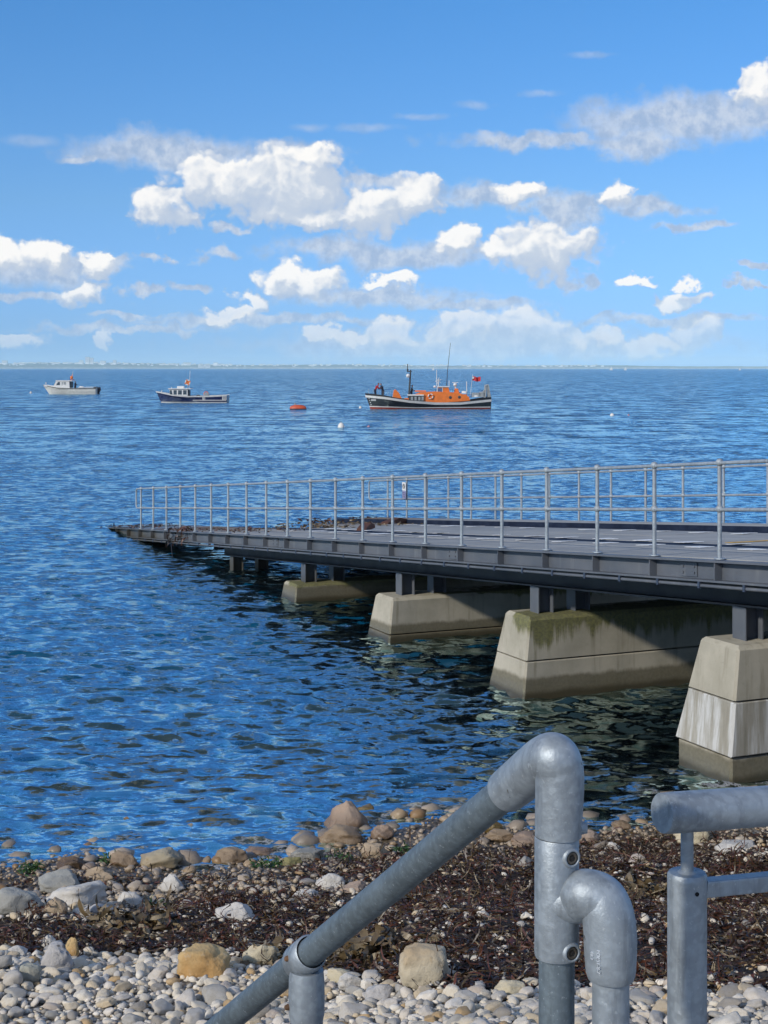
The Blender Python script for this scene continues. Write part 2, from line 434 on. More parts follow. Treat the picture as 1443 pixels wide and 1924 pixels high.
def m_conc(N):
    p = N.coord(); w = N.geo(); z = N.sep(w)[2]; px_, py_, pz_ = N.sep(p)
    n = N.noise(p, 1.6, 7.0, 0.62); f = N.noise(p, 22.0, 5.0, 0.65)
    st = N.noise(N.vm('MULTIPLY', p, (7, 7, 0.55)), 1.0, 6.0, 0.65)
    c = N.mix(n.step(0.3, 0.7), (0.37, 0.345, 0.27), (0.50, 0.465, 0.375))
    c = N.mix(st.step(0.52, 0.70) * 0.55, c, (0.25, 0.225, 0.165))
    c = N.mix(f.step(0.58, 0.75) * 0.35, c, (0.22, 0.20, 0.16))
    al = N.attr('algae')                                     # how far from the top edge the green growth runs down
    g = (al + (st - 0.5) * 1.5 + (n - 0.5) * 0.9)
    c = N.mix(g.step(0.26, 0.62) * 0.85, c, N.mix(f.step(0.35, 0.65), (0.165, 0.165, 0.040), (0.075, 0.078, 0.024)))
    wash = N.attr('wash')
    c = N.mix((wash * st.step(0.30, 0.62, lo=1.0, hi=0.35)).sat(), c, N.mix(st.step(0.42, 0.60), (0.62, 0.63, 0.62), (0.20, 0.195, 0.18)))
    wl = (z + (N.noise(w, 2.2, 4.0, 0.6) - 0.5) * 0.10)
    c = N.mix((wl + (st - 0.5) * 0.12).step(0.335, 0.255) * 0.86, c, N.mix(f.step(0.3, 0.7), (0.100, 0.088, 0.052), (0.155, 0.135, 0.085)))
    c = N.mix(wl.step(0.13, 0.03) * 0.8, c, (0.050, 0.040, 0.020))
    N.out(principled(N, c, wl.step(0.10, 0.34, lo=0.35, hi=0.85), 0.0, N.bump(f + N.noise(p, 90.0, 3.0, 0.6) * 0.5, 0.28, 0.008)))
CONC = material('pier_concrete', m_conc)
WALLC = plain('promenade_concrete', (0.36, 0.34, 0.30), 0.85, var=0.25, scale=1.2, bump=0.25)

def stone_nodes(N, r_, p, dark=None):
    n = N.noise(p, 6.0, 6.0, 0.62); f = N.noise(p, 34.0, 4.0, 0.65)
    c = N.ramp(r_, [(0.0, (0.48, 0.475, 0.47)), (0.13, (0.62, 0.59, 0.53)), (0.27, (0.37, 0.375, 0.38)), (0.38, (0.66, 0.645, 0.61)), (0.50, (0.54, 0.47, 0.36)), (0.58, (0.29, 0.28, 0.27)),
                    (0.65, (0.57, 0.55, 0.53)), (0.78, (0.43, 0.32, 0.19)), (0.83, (0.60, 0.56, 0.49)), (0.92, (0.47, 0.43, 0.405)), (0.96, (0.72, 0.705, 0.68))], 'CONSTANT')
    c = N.vm('MULTIPLY', c, (1.10, 1.04, 0.95))
    c = N.mix(n.step(0.35, 0.68) * 0.5, c, N.vm('MULTIPLY', c, (0.80, 0.74, 0.62)))
    c = N.mix(f.step(0.55, 0.70) * 0.45, c, N.vm('MULTIPLY', c, (0.52, 0.48, 0.43)))
    c = N.mix(N.noise(p, 120.0, 3.0, 0.7).step(0.60, 0.70) * 0.35, c, (0.20, 0.18, 0.16))
    z = N.sep(N.geo())[2]
    damp = (z + (N.noise(N.geo(), 1.5, 3.0, 0.6) - 0.5) * 0.5).step(0.55, 0.12)
    c = N.mix(damp * 0.75, c, N.vm('MULTIPLY', c, (0.42, 0.33, 0.24)))
    return c, damp.step(0, 1, False, 0.80, 0.38), N.bump(f + n + N.noise(p, 90.0, 3.0, 0.6) * 0.6, 0.55, 0.008)
def m_pebble(N):
    c, r_, b = stone_nodes(N, E(N.t, N.n('ShaderNodeObjectInfo').outputs['Random']), N.coord())
    N.out(principled(N, c, r_, 0.0, b))
PEB = material('pebble_stone', m_pebble)
def m_shingle(N):
    c, r_, b = stone_nodes(N, N.attr('tone'), N.geo())
    N.out(principled(N, c, r_, 0.0, b))
SHINGLE = material('shingle_stone', m_shingle)
def m_beach(N):
    p = N.geo(); z = N.sep(p)[2]
    v_ = N.voro(p, 26.0); vc = N.sep(N.voro(p, 26.0, out='Color'))[0]; n = N.noise(p, 2.0, 6.0, 0.65)
    c = N.ramp(vc, [(0.0, (0.20, 0.18, 0.15)), (0.3, (0.34, 0.32, 0.29)), (0.6, (0.24, 0.20, 0.15)), (0.85, (0.45, 0.43, 0.40))], 'CONSTANT')
    c = N.mix(v_.step(0.35, 0.75), c, (0.07, 0.06, 0.05))
    wd_ = N.attr('weed')
    c = N.mix(wd_.step(0.1, 0.5), c, N.mix(n.step(0.35, 0.65), (0.016, 0.010, 0.006), (0.045, 0.027, 0.014)))
    wl = (z + (n - 0.5) * 0.3).step(0.5, 0.05)
    c = N.mix(wl * 0.85, c, N.mix(vc, (0.050, 0.036, 0.020), (0.15, 0.11, 0.065)))
    c = N.mix(z.step(-0.05, -0.30) * 0.6, c, (0.030, 0.030, 0.016))      # weed-grown bed below the tide line
    N.out(principled(N, c, wl.step(0, 1, False, 0.85, 0.4), 0.0, N.bump(v_ * -1.0 + n, 0.6, 0.03)))
BEACH = material('beach_bed', m_beach)
def m_weed(N):
    t_ = N.attr('tone'); n = N.noise(N.geo(), 40.0, 3.0, 0.6)
    c = N.ramp(t_, [(0.0, (0.018, 0.010, 0.007)), (0.30, (0.045, 0.021, 0.012)), (0.50, (0.115, 0.036, 0.018)), (0.62, (0.060, 0.038, 0.013)), (0.74, (0.115, 0.075, 0.032)),
                     (0.85, (0.20, 0.15, 0.08)), (0.94, (0.34, 0.28, 0.19)), (1.0, (0.50, 0.46, 0.38))])
    c = N.mix(n.step(0.4, 0.7) * 0.3, c, (0.018, 0.012, 0.008))
    N.out(principled(N, c, 0.42, 0.0, N.bump(n, 0.3, 0.01)))
WEED = material('dried_seaweed', m_weed)
def rock_mat(name, a, b, dark, sc=3.0, bands=0.0, spots=0.0):
    def bld(N):
        p = N.coord(); w = N.geo(); n = N.noise(p, sc, 7.0, 0.62); f = N.noise(p, sc * 9, 5.0, 0.65)
        c = N.mix(n.step(0.36, 0.64), a, b)
        c = N.mix(f.step(0.56, 0.72) * 0.55, c, dark)
        if bands:
            z_ = N.sep(p)[2] + n * 0.12 + N.sep(p)[0] * -0.25
            c = N.mix((z_ * bands)._m('SINE').step(0.55, 1.0) * 0.7, c, dark)
        if spots: c = N.mix(N.voro(p, spots).step(0.24, 0.12) * 0.85, c, tuple(x * 0.35 for x in dark))
        z = N.sep(w)[2]
        wl = (z + (n - 0.5) * 0.12).step(0.22, 0.06)
        c = N.mix(wl * 0.7, c, N.vm('MULTIPLY', c, (0.42, 0.34, 0.25)))
        N.out(principled(N, c, wl.step(0, 1, False, 0.85, 0.35), 0.0, N.bump(f + n * 1.5 + N.noise(p, sc * 26, 4.0, 0.7) * 0.5, 0.55, 0.022)))
    return material(name, bld)

# ------------------------------------------------------------------ setting: sea
def make_sea():
    th_in = np.linspace(-0.33, 0.33, 600)
    th = np.concatenate([np.linspace(-1.25, -0.335, 40), th_in, np.linspace(0.335, 1.25, 40)])
    r1 = 9.0 * np.exp(np.linspace(0, math.log(420 / 9.0), 1050)); r2 = 420 * np.exp(np.linspace(0, math.log(60000 / 420.0), 60))[1:]
    r = np.concatenate([r1, r2])
    RR, TT = np.meshgrid(r, th, indexing='ij')
    X = RR * np.sin(TT); Y = RR * np.cos(TT)
    g = np.random.default_rng(5); Z = np.zeros_like(X); DX = np.zeros_like(X); DY = np.zeros_like(X)
    dr = np.gradient(r)[:, None]; dth = np.gradient(th)[None, :] * RR
    sp = np.maximum(dr, dth * 0.6)
    gust = 0.75 + 0.5 * (np.sin(X * 0.13 + 1.0) * np.sin(Y * 0.09 + X * 0.05) * 0.5 + 0.5)
    depth = -ground_np(X, Y)
    calm = np.clip(depth / 0.5, 0.55, 1.0)
    calm = np.where(RR > 60, 1.0, calm)
    lam = np.exp(np.linspace(math.log(0.20), math.log(5.5), 90))
    for i, L in enumerate(lam):
        a = g.normal(math.pi * 0.5 + 0.16, 0.50)          # crests lie mostly across the view
        k = 2 * math.pi / L
        slope = 0.044 * (1.0 if L < 0.5 else (0.5 / L) ** 1.8)
        amp = slope / k * 1.35
        fade = np.clip((L / sp - 2.2) / 2.5, 0, 1)
        ph = k * (X * math.cos(a) + Y * math.sin(a)) + g.uniform(0, 6.28)
        s_, c_ = np.sin(ph), np.cos(ph)
        A = amp * fade * gust * calm
        Z += A * s_; DX += -0.8 * A * c_ * math.cos(a); DY += -0.8 * A * c_ * math.sin(a)
    X2, Y2 = X - DX, Y - DY
    nr, nt = X.shape
    co = np.stack([X2, Y2, Z], -1).reshape(-1, 3).astype(np.float32)
    idx = np.arange(nr * nt).reshape(nr, nt)
    q = np.stack([idx[:-1, :-1], idx[:-1, 1:], idx[1:, 1:], idx[1:, :-1]], -1).reshape(-1, 4)
    me = bpy.data.meshes.new('sea'); me.vertices.add(len(co)); me.vertices.foreach_set('co', co.ravel())
    me.loops.add(q.size); me.loops.foreach_set('vertex_index', q[:, ::-1].ravel().astype(np.int32))
    me.polygons.add(len(q)); me.polygons.foreach_set('loop_start', np.arange(0, q.size, 4, dtype=np.int32))
    me.polygons.foreach_set('use_smooth', np.ones(len(q), bool)); me.update(calc_edges=True)
    at_ = me.attributes.new('depth', 'FLOAT', 'POINT'); at_.data.foreach_set('value', np.clip(depth, 0, 6).ravel().astype(np.float32))
    def b(N):
        p = N.geo(); nrm = N.geo('Normal')
        dist = N.vm('LENGTH', p)
        def rip(scale, amp, detail, rough):
            c = N.noise(N.vm('MULTIPLY', p, (0.55, 1.0, 1.0)), scale, detail, rough, 'Color')
            return N.vm('MULTIPLY', N.vm('SUBTRACT', c, (0.5, 0.5, 0.5)), (amp * 0.8, amp * 1.25, 0.0))
        near = rip(4.0, 3.7, 5.0, 0.63)
        far = rip(0.55, 4.0, 7.0, 0.66)
        fw = dist.step(25.0, 150.0)
        # wave groups: bands that run longer away from the shore than along it
        gc = N.noise(N.vm('MULTIPLY', p, (0.95, 0.17, 1.0)), 1.0, 5.0, 0.66, 'Color')
        grp = N.vm('MULTIPLY', N.vm('SUBTRACT', gc, (0.5, 0.5, 0.5)), (0.4, 1.8, 0.0))
        sl = N.vm('ADD', N.vm('SCALE', near, fw.step(0, 1, False, 1.0, 0.7)), N.vm('ADD', N.vm('SCALE', far, fw), N.vm('SCALE', grp, dist.step(30.0, 110.0))))
        sl = N.vm('ADD', sl, N.comb(0.0, dist.step(20.0, 260.0, lo=-0.13, hi=-0.28), 0.0))      # onshore wind: the faces towards the beach are the steeper ones
        nn = N.vm('NORMALIZE', N.vm('ADD', nrm, sl))
        fr = N.n('ShaderNodeFresnel'); fr.inputs['IOR'].default_value = 1.333; N.link(nn, fr.inputs['Normal'])
        gl = N.n('ShaderNodeBsdfGlossy'); gl.inputs['Roughness'].default_value = 0.14; gl.inputs['Color'].default_value = (0.70, 0.92, 0.95, 1); N.link(nn, gl.inputs['Normal'])
        dp = N.attr('depth')
        murk = 1.0 - (dp * -2.2)._m('EXPONENT') * 0.90
        bod = N.n('ShaderNodeBsdfDiffuse')
        N.link(N.mix(dp.step(0.30, 1.25), (0.034, 0.060, 0.064), N.mix(dist.step(25, 200), (0.003, 0.072, 0.145), (0.003, 0.062, 0.150))), bod.inputs['Color'])
        tr = N.n('ShaderNodeBsdfTransparent'); tr.inputs['Color'].default_value = (0.80, 0.86, 0.80, 1)
        m1 = N.n('ShaderNodeMixShader'); N.link(murk, m1.inputs[0]); N.link(tr.outputs[0], m1.inputs[1]); N.link(bod.outputs[0], m1.inputs[2])
        # lace of foam where the ripples wash over the stones
        lace = N.noise(N.vm('MULTIPLY', p, (0.7, 1.0, 1.0)), 5.0, 5.0, 0.65); lace = (lace - 0.5).abs().step(0.055, 0.0)
        foam = N.n('ShaderNodeBsdfDiffuse'); foam.inputs['Color'].default_value = (0.62, 0.64, 0.68, 1)
        mf = N.n('ShaderNodeMixShader'); N.link(lace * dp.step(0.20, 0.01) * 0.55, mf.inputs[0]); N.link(m1.outputs[0], mf.inputs[1]); N.link(foam.outputs[0], mf.inputs[2]); m1 = mf
        m2 = N.n('ShaderNodeMixShader'); N.link(E(N.t, fr.outputs[0]), m2.inputs[0]); N.link(m1.outputs[0], m2.inputs[1]); N.link(gl.outputs[0], m2.inputs[2])
        N.out(m2.outputs[0])
    me.materials.append(material('sea_water', b))
    return tag(link(bpy.data.objects.new('sea', me)), 'blue rippled sea reaching to the horizon', kind='structure')
SEA = make_sea()

# ------------------------------------------------------------------ setting: beach and the bed under the water
def make_beach():
    xs = np.concatenate([np.linspace(-60, -7, 24), np.linspace(-6.6, 7.6, 230), np.linspace(8, 60, 24)])
    ys = np.concatenate([np.linspace(2.3, 6.6, 12), np.linspace(6.7, 20, 230), np.linspace(20.5, 70, 40)])
    X, Y = np.meshgrid(xs, ys, indexing='ij'); Z = ground_np(X, Y)
    inner = (np.abs(X) < 7.8) & (Y > 6) & (Y < 20)
    Z = Z + np.where(inner, rng.normal(0, 0.006, X.shape), 0)
    nx, ny = X.shape; idx = np.arange(nx * ny).reshape(nx, ny)
    q = np.stack([idx[:-1, :-1], idx[1:, :-1], idx[1:, 1:], idx[:-1, 1:]], -1).reshape(-1, 4)
    me = bpy.data.meshes.new('beach'); me.from_pydata(np.stack([X, Y, Z], -1).reshape(-1, 3).tolist(), [], q.tolist())
    me.polygons.foreach_set('use_smooth', np.ones(len(q), bool)); me.update()
    wd_ = np.zeros(nx * ny, np.float32)
    for i, (x, y, z) in enumerate(zip(X.ravel(), Y.ravel(), Z.ravel())):
        if y > 5 and abs(x) < 12 and y < 18: wd_[i] = weed_amount(*proj(x, y, z))
    me.attributes.new('weed', 'FLOAT', 'POINT').data.foreach_set('value', wd_)
    me.materials.append(BEACH)
    return tag(link(bpy.data.objects.new('beach', me)), 'stony beach sloping down into the sea', kind='structure')
BEACH_O = make_beach()

# the concrete quay and steps that the railings stand on (below the frame)
QUAY = 3.15
sw = MB(); sw.box((-40, -40, -1), (40, 1.55, QUAY)); sw.box((0.05, 1.55, -1), (40, 2.45, QUAY)) 
tag(sw.build('sea_wall', WALLC), 'grey concrete quay the railings stand on', 'wall')
st = thing('stone_steps', 'concrete steps going down from the quay to the beach', 'steps', (0.05, 2.0, 0))
sdir = Vector((-0.515, 0.857, 0)); sn = Vector((0.857, 0.515, 0))
for k in range(11):
    m_ = MB(); o_ = sdir * (0.28 * k + 0.02); z1 = QUAY - 0.17 * (k + 1)
    if z1 < 1.2: break
    a_, b_ = o_ - sn * 1.05, o_ + sn * 0.12
    pts = [a_, b_, b_ + sdir * 0.28, a_ + sdir * 0.28]
    m_.prism([(p.x, p.y) for p in pts], z1 - 0.5, z1, 'z'); m_.build('step', WALLC, st)


# ------------------------------------------------------------------ slipway jetty
JO = Vector((3.87, 17.0, 2.57)); JD = Vector((-0.401, 0.916, 0.0)).normalized(); JE = Vector((0.916, 0.401, 0.0)).normalized()
SLOPE = 0.0851
# jetty frame: x = e (across, away from the near rail), y = s (down the slope), z = up from the deck line; shear follows the slope
JM = Matrix(((JE.x, JD.x, 0, JO.x), (JE.y, JD.y, 0, JO.y), (0, -SLOPE, 1, JO.z), (0, 0, 0, 1)))
def J(e, s_, z=0.0): return JM @ Vector((e, s_, z))
JR = math.atan2(JE.y, JE.x)
jetty = thing('slipway_jetty', 'long grey steel slipway jetty on concrete piers running down into the sea', 'jetty', tuple(JO), JR)
# part meshes are written in the turned frame (origin at JO); the slope is sheared into them
def jl(e, s_, z=0.0): return Vector((e, s_, z - SLOPE * s_))
class JB(MB):
    def jbox(s, a, b, shear=True):
        """box between two corners; the top and bottom follow the slope"""
        (x0, y0, z0), (x1, y1, z1) = a, b
        vs_ = [Vector((x, y, z - (SLOPE * y if shear else SLOPE * (y0 + y1) / 2))) for z in (z0, z1) for y in (y0, y1) for x in (x0, x1)]
        return s.add(vs_, [(0, 2, 3, 1), (4, 5, 7, 6), (0, 1, 5, 4), (2, 6, 7, 3), (0, 4, 6, 2), (1, 3, 7, 5)])
S0, S1 = -7.0, 30.6
SP = 1.31
# near edge beam: a channel with its flanges turned outwards
eb = JB(); eb.jbox((-0.02, S0, -0.235), (0.01, S1, -0.035)); eb.jbox((-0.14, S0, -0.030), (0.01, S1 - 0.2, -0.006)); eb.jbox((-0.13, S0, -0.258), (0.01, S1 - 0.4, -0.236))
edge = eb.build('edge_beam', STEEL, jetty)
k = -5
ST_PROTO = JB().jbox((-0.125, -0.008, -0.232), (-0.022, 0.008, -0.034), False).build('stiffener', STEEL, edge)
first = True
for k in range(-4, 23):
    loc = (0, k * SP, -SLOPE * k * SP)
    if first: ST_PROTO.location = loc; first = False
    else: inst(ST_PROTO, edge, loc)
for s_ in (0.62, 6.9, 15.2, 21.9):      # bolted splice plates
    sp_ = JB(); sp_.jbox((-0.034, -0.16, -0.215), (-0.022, 0.16, -0.055))
    for a_ in (-0.11, 0.11):
        for b_ in (-0.10, -0.17): sp_.jbox((-0.048, a_ - 0.012, b_ - 0.012), (-0.033, a_ + 0.012, b_ + 0.012))
    o = sp_.build('splice_plate', STEEL, edge); o.location = (0, s_, -SLOPE * s_)
# far edge beam
fb = JB(); fb.jbox((6.60, S0, -0.235), (6.63, S1 - 3, -0.035)); fb.jbox((6.60, S0, -0.030), (6.74, S1 - 3, -0.006))
fb.build('edge_beam', STEEL, jetty)
# service pipe under the near beam with clips
m_ = JB(); m_.tube([jl(-0.10, s_, -0.305) for s_ in np.linspace(S0, 27.5, 24)], 0.020, 8); cpipe = m_.build('service_pipe', STEEL, jetty)
cl0 = None
for k in range(-3, 34):
    s_ = k * 0.84 + 0.3
    if cl0 is None:
        cl0 = JB().jbox((-0.128, -0.02, -0.335), (-0.074, 0.02, -0.259)).build('pipe_clip', DARKSTEEL, cpipe); cl0.location = (0, s_, -SLOPE * s_)
    else: inst(cl0, cpipe, (0, s_, -SLOPE * s_))
# main girders and cross beams
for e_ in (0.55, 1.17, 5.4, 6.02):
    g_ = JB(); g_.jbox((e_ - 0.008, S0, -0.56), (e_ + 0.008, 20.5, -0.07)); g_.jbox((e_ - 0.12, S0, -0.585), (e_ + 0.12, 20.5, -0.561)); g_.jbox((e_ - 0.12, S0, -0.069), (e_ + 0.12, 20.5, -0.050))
    g_.build('main_girder', SHADED_STEEL, jetty)
PIER_S = [-0.1, 4.75, 9.6, 14.4, 19.2]
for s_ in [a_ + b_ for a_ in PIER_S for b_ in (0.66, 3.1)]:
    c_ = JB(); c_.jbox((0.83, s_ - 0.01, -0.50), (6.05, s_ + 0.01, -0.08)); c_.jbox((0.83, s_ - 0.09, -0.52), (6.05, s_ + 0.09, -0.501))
    c_.build('cross_beam', SHADED_STEEL, jetty)
# H-section columns, two under each pair of girders
for s_ in PIER_S:
    ztop = -0.586 - SLOPE * (s_ + 0.37); zb = -0.94 - SLOPE * (s_ + 0.37) - (0.06 if s_ < 15 else 1.6)
    for e_ in (0.55, 1.17, 5.4, 6.02):
        c_ = MB(); y = s_ + 0.37
        c_.box((e_ - 0.127, y - 0.125, zb), (e_ - 0.112, y + 0.125, ztop)); c_.box((e_ + 0.112, y - 0.125, zb), (e_ + 0.127, y + 0.125, ztop))
        c_.box((e_ - 0.112, y - 0.006, zb), (e_ + 0.112, y + 0.006, ztop)); c_.box((e_ - 0.19, y - 0.19, zb - 0.02), (e_ + 0.19, y + 0.19, zb + 0.02) )
        c_.build('column', STEEL, jetty)
# deck: boards of the near walkway, plates of the runway, plates of the far walkway, each one a piece
def deck_piece(name, e0, e1, ln, th, z):
    return JB().jbox((e0, 0.006, z - th), (e1, ln - 0.006, z)).build(name, DECK, jetty, bevel=0.004, seg=1)
PL = 2.62
protos = [('deck_board', 0.015, 0.575, 0.0), ('deck_board', 0.59, 1.15, -0.004), ('deck_board', 1.165, 1.72, 0.002),
          ('runway_plate', 2.37, 3.55, -0.012), ('runway_plate', 3.57, 4.95, -0.009), ('deck_board', 5.34, 5.92, 0.05), ('deck_board', 5.94, 6.59, 0.052)]
for (nm, e0, e1, z) in protos:
    pr = None; smax = 28.5 if e1 < 1.8 else (19.5 if e0 < 3 else (22.2 if e0 < 5 else 23.5))
    s_ = -6.55
    while s_ < smax:
        zj = random.uniform(-0.004, 0.004)
        if pr is None: pr = deck_piece(nm, e0, e1, PL, 0.04, z); pr.location = (0, s_, -SLOPE * s_)
        else: inst(pr, jetty, (0, s_, -SLOPE * s_ + zj))
        s_ += PL
kb_ = JB(); kb_.jbox((5.27, S0, -0.06), (5.33, 25.0, 0.075)); kb_.build('kerb_strip', KEEL, jetty)
# the two slots in the deck: keelway channels of dark steel
for e0, e1, s9 in ((1.73, 2.36, 22.0), (4.965, 5.265, 24.6)):
    c_ = JB(); c_.jbox((e0, S0, -0.07), (e1, s9, -0.016))
    c_.build('keelway_channel', KEEL, jetty)
tr0 = None
for i in range(0, 17):
    for (e_, off, w_) in ((1.45, 0.0, 0.42), (2.45, 0.35, 0.5), (4.6, 0.8, 0.5)):
        s_ = -1.0 + i * 1.18 + off
        if random.random() < 0.12: continue
        loc = (e_ + random.uniform(-0.06, 0.06), s_, -SLOPE * s_)
        zz = 0.007 if e_ < 2 else -0.004
        if tr0 is None: tr0 = JB().jbox((-0.17, -0.16, 0.0), (0.17, 0.16, 0.006)).build('tread_mark', TREAD, jetty); o = tr0
        else: o = inst(tr0, jetty)
        o.location = (loc[0], loc[1], loc[2] + zz); o.rotation_euler = (0, 0, random.uniform(-0.12, 0.12)); o.scale = (random.uniform(0.6, 1.0), random.uniform(0.7, 1.1), 1)
yl = JB().jbox((2.6, 3.30, -0.008), (4.7, 3.48, -0.003)).build('yellow_line', YELLOW, jetty)
# pointed lower end of the near walkway
tip = JB(); tip.add([jl(0.0, 28.2, 0.012), jl(1.75, 28.2, 0.012), jl(1.2, 31.0, 0.03), jl(0.0, 30.9, 0.03), jl(0.0, 28.2, -0.5), jl(1.75, 28.2, -0.5), jl(1.2, 31.0, -0.3), jl(0.0, 30.9, -0.3)],
                    [(0, 1, 2, 3), (7, 6, 5, 4), (0, 4, 5, 1), (1, 5, 6, 2), (2, 6, 7, 3), (3, 7, 4, 0)])
tip.build('ramp_toe', DECK, jetty)

# railings: posts with ball joints, two rails, D-shaped ends
def railing(e_, s_list, s_end, s_start, name):
    root = empty(name); root.parent = jetty
    H, Mh, r_ = 1.10, 0.57, 0.025
    post = None
    for s_ in s_list:
        if post is None:
            m_ = MB(); m_.tube([(0, 0, 0), (0, 0, H)], r_, 12); m_.lathe([(0.0, -0.002), (0.065, -0.002), (0.065, 0.012), (0.0, 0.013)], 12)
            post = m_.build('post', GALV_RAIL, root); bj = MB()
            for zz in (Mh, H):
                bj.lathe([(0.0, zz - 0.048)] + [(0.046 * math.sin(a_), zz - 0.046 * math.cos(a_)) for a_ in np.linspace(0.3, 2.84, 9)] + [(0.0, zz + 0.048)], 12)
            ball = bj.build('ball_joint', GALV_RAIL, post); o = post
        else:
            o = inst(post, root); inst(ball, o)
        o.location = (e_, s_, -SLOPE * s_ + 0.006)
    for zz in (Mh, H):
        m_ = MB(); m_.tube([jl(e_, a_, zz) for a_ in np.linspace(s_start, s_list[-1], 12)], 0.0215, 10); m_.build('rail', GALV_RAIL, root)
    # closing loop
    s9 = s_list[-1]; R_ = 0.10
    pts = [jl(e_, s9, H)] + [jl(e_, s_end - R_ + R_ * math.sin(a_), H - R_ + R_ * math.cos(a_)) for a_ in np.linspace(0, math.pi / 2, 6)] + \
          [jl(e_, s_end - R_ + R_ * math.cos(a_), Mh + R_ - R_ * math.sin(a_)) for a_ in np.linspace(0, math.pi / 2, 6)] + [jl(e_, s9, Mh)]
    MB().tube(pts, 0.0215, 10).build('end_loop', GALV_RAIL, root)
    return root
railing(-0.05, [SP * k for k in range(-3, 21)], 26.72, SP * -3, 'railing')
railing(6.66, [24.6 - 1.3 * k for k in range(22, -1, -1)], 25.95, 24.6 - 1.3 * 22, 'railing')

# ------------------------------------------------------------------ concrete piers (battered blocks stacked on a plinth)
def pier(s0, label, algae, wash):
    zt = JO.z - SLOPE * (s0 + 0.37) - 0.965       # top of the pier
    root = thing('concrete_pier', label, 'pier', tuple(JO.xy.to_3d() + JD * s0), JR, 'concrete piers under the jetty')
    # local frame: x across the jetty (0 = near end), y along it, z = 0 at the water
    def half(z): return 0.73 + 0.29 * max(0.0, (zt - z))           # thickness grows downwards
    def endx(z): return 0.13 - 0.085 * max(0.0, (zt - z))
    joints = [zt, zt - 0.63, zt - 1.27, zt - 2.4]
    for i, nm in enumerate(('cap_block', 'middle_block', 'plinth')):
        za, zb = joints[i], joints[i + 1] + 0.012
        if za < -0.9: break
        ha, hb, xa, xb = half(za), half(zb), endx(za), endx(zb)
        if nm == 'plinth': ha = hb = half(za) - 0.03; xa = xb = endx(za) + 0.03
        if i: za -= 0.012
        L = 6.72
        bm = bmesh.new()
        NZ, NX = 7, 26
        inset = [0.0]
        def y0_(h): return inset[0]
        def ring(z, h, x0, x1):
            return [(x0 + (x1 - x0) * k_ / NX, y0_(h), z) for k_ in range(NX + 1)] + [(x1, y0_(h) + (h - y0_(h)) * k_ / 4, z) for k_ in range(1, 4)] + \
                   [(x1 - (x1 - x0) * k_ / NX, h, z) for k_ in range(NX + 1)] + [(x0, h - (h - y0_(h)) * k_ / 4, z) for k_ in range(1, 4)]
        rings = []
        lev = [(za, ha - 0.05, xa + 0.05)] + [(za - 0.05 + (zb - za + 0.05) * t_, ha + (hb - ha) * (0.05 + 0.95 * t_), xa + (xb - xa) * t_) for t_ in np.linspace(0, 1, NZ)] if i == 0 else \
              [(za, ha - 0.012, xa + 0.012)] + [(za - 0.012 + (zb - za + 0.024) * t_, ha + (hb - ha) * t_, xa + (xb - xa) * t_) for t_ in np.linspace(0, 1, NZ)] + [(zb, hb - 0.012, xb + 0.012)]
        for (z, h, x0) in lev:
            inset[0] = (0.05 if (i == 0 and z == za) else (0.012 if (i and z in (za, zb)) else 0.0)) + (0.03 if nm == 'plinth' else 0.0)
            rings.append([bm.verts.new(p) for p in ring(z, h, x0, L - x0)])
        n = len(rings[0])
        for a_, b_ in zip(rings[:-1], rings[1:]):
            for k_ in range(n): bm.faces.new((a_[k_], a_[(k_ + 1) % n], b_[(k_ + 1) % n], b_[k_]))
        bm.faces.new(rings[0]); bm.faces.new(rings[-1])
        # chamfer the upright corners
        bmesh.ops.recalc_face_normals(bm, faces=bm.faces)
        ed = [e for e in bm.edges if len(e.link_faces) == 2 and e.calc_face_angle(0) > 0.9 and abs((e.verts[0].co - e.verts[1].co).normalized().z) > 0.6]
        bmesh.ops.bevel(bm, geom=ed, offset=0.028, segments=1, affect='EDGES')
        for v_ in bm.verts:
            nn = mnoise.noise(v_.co * 3.1 + Vector((s0, i, 0))) * 0.006; v_.co.y += nn; v_.co.x += nn * 0.7
        me = bpy.data.meshes.new(nm); bm.to_mesh(me); bm.free()
        al = me.attributes.new('algae', 'FLOAT', 'POINT'); wa = me.attributes.new('wash', 'FLOAT', 'POINT')
        for j_, v_ in enumerate(me.vertices):
            p = v_.co
            run = 0.0
            if i == 0:
                side = 1.0 if p.y < 0.4 else 0.3
                lo_ = float(np.interp(p.x, [0, 0.35, 0.9, 1.5, 2.1, 2.8, 3.6, 4.5, 6.7], algae))
                run = max(0.0, 1.0 - (zt - p.z) / max(lo_, 0.02)) * side * (1.0 if lo_ > 0.03 else 0)
            al.data[j_].value = run
            wa.data[j_].value = wash if i == 1 else (0.0)
        me.materials.append(CONC)
        link(bpy.data.objects.new(nm, me), root)
    return root
pier(PIER_S[0], 'tall near concrete pier with white-streaked middle block beside the beach', [0.02] * 9, 0.95)
pier(PIER_S[1], 'concrete pier with green algae stains, second from the beach', [0.35, 0.62, 0.60, 0.35, 0.62, 0.55, 0.5, 0.55, 0.55], 0.0)
pier(PIER_S[2], 'plain pale concrete pier third out from the beach', [0.02, 0.02, 0.02, 0.02, 0.05, 0.15, 0.3, 0.3, 0.3], 0.0)
pier(PIER_S[3], 'low concrete pier farthest out, barely above the water', [0.1, 0.1, 0.1, 0.15, 0.2, 0.3, 0.3, 0.3, 0.3], 0.0)


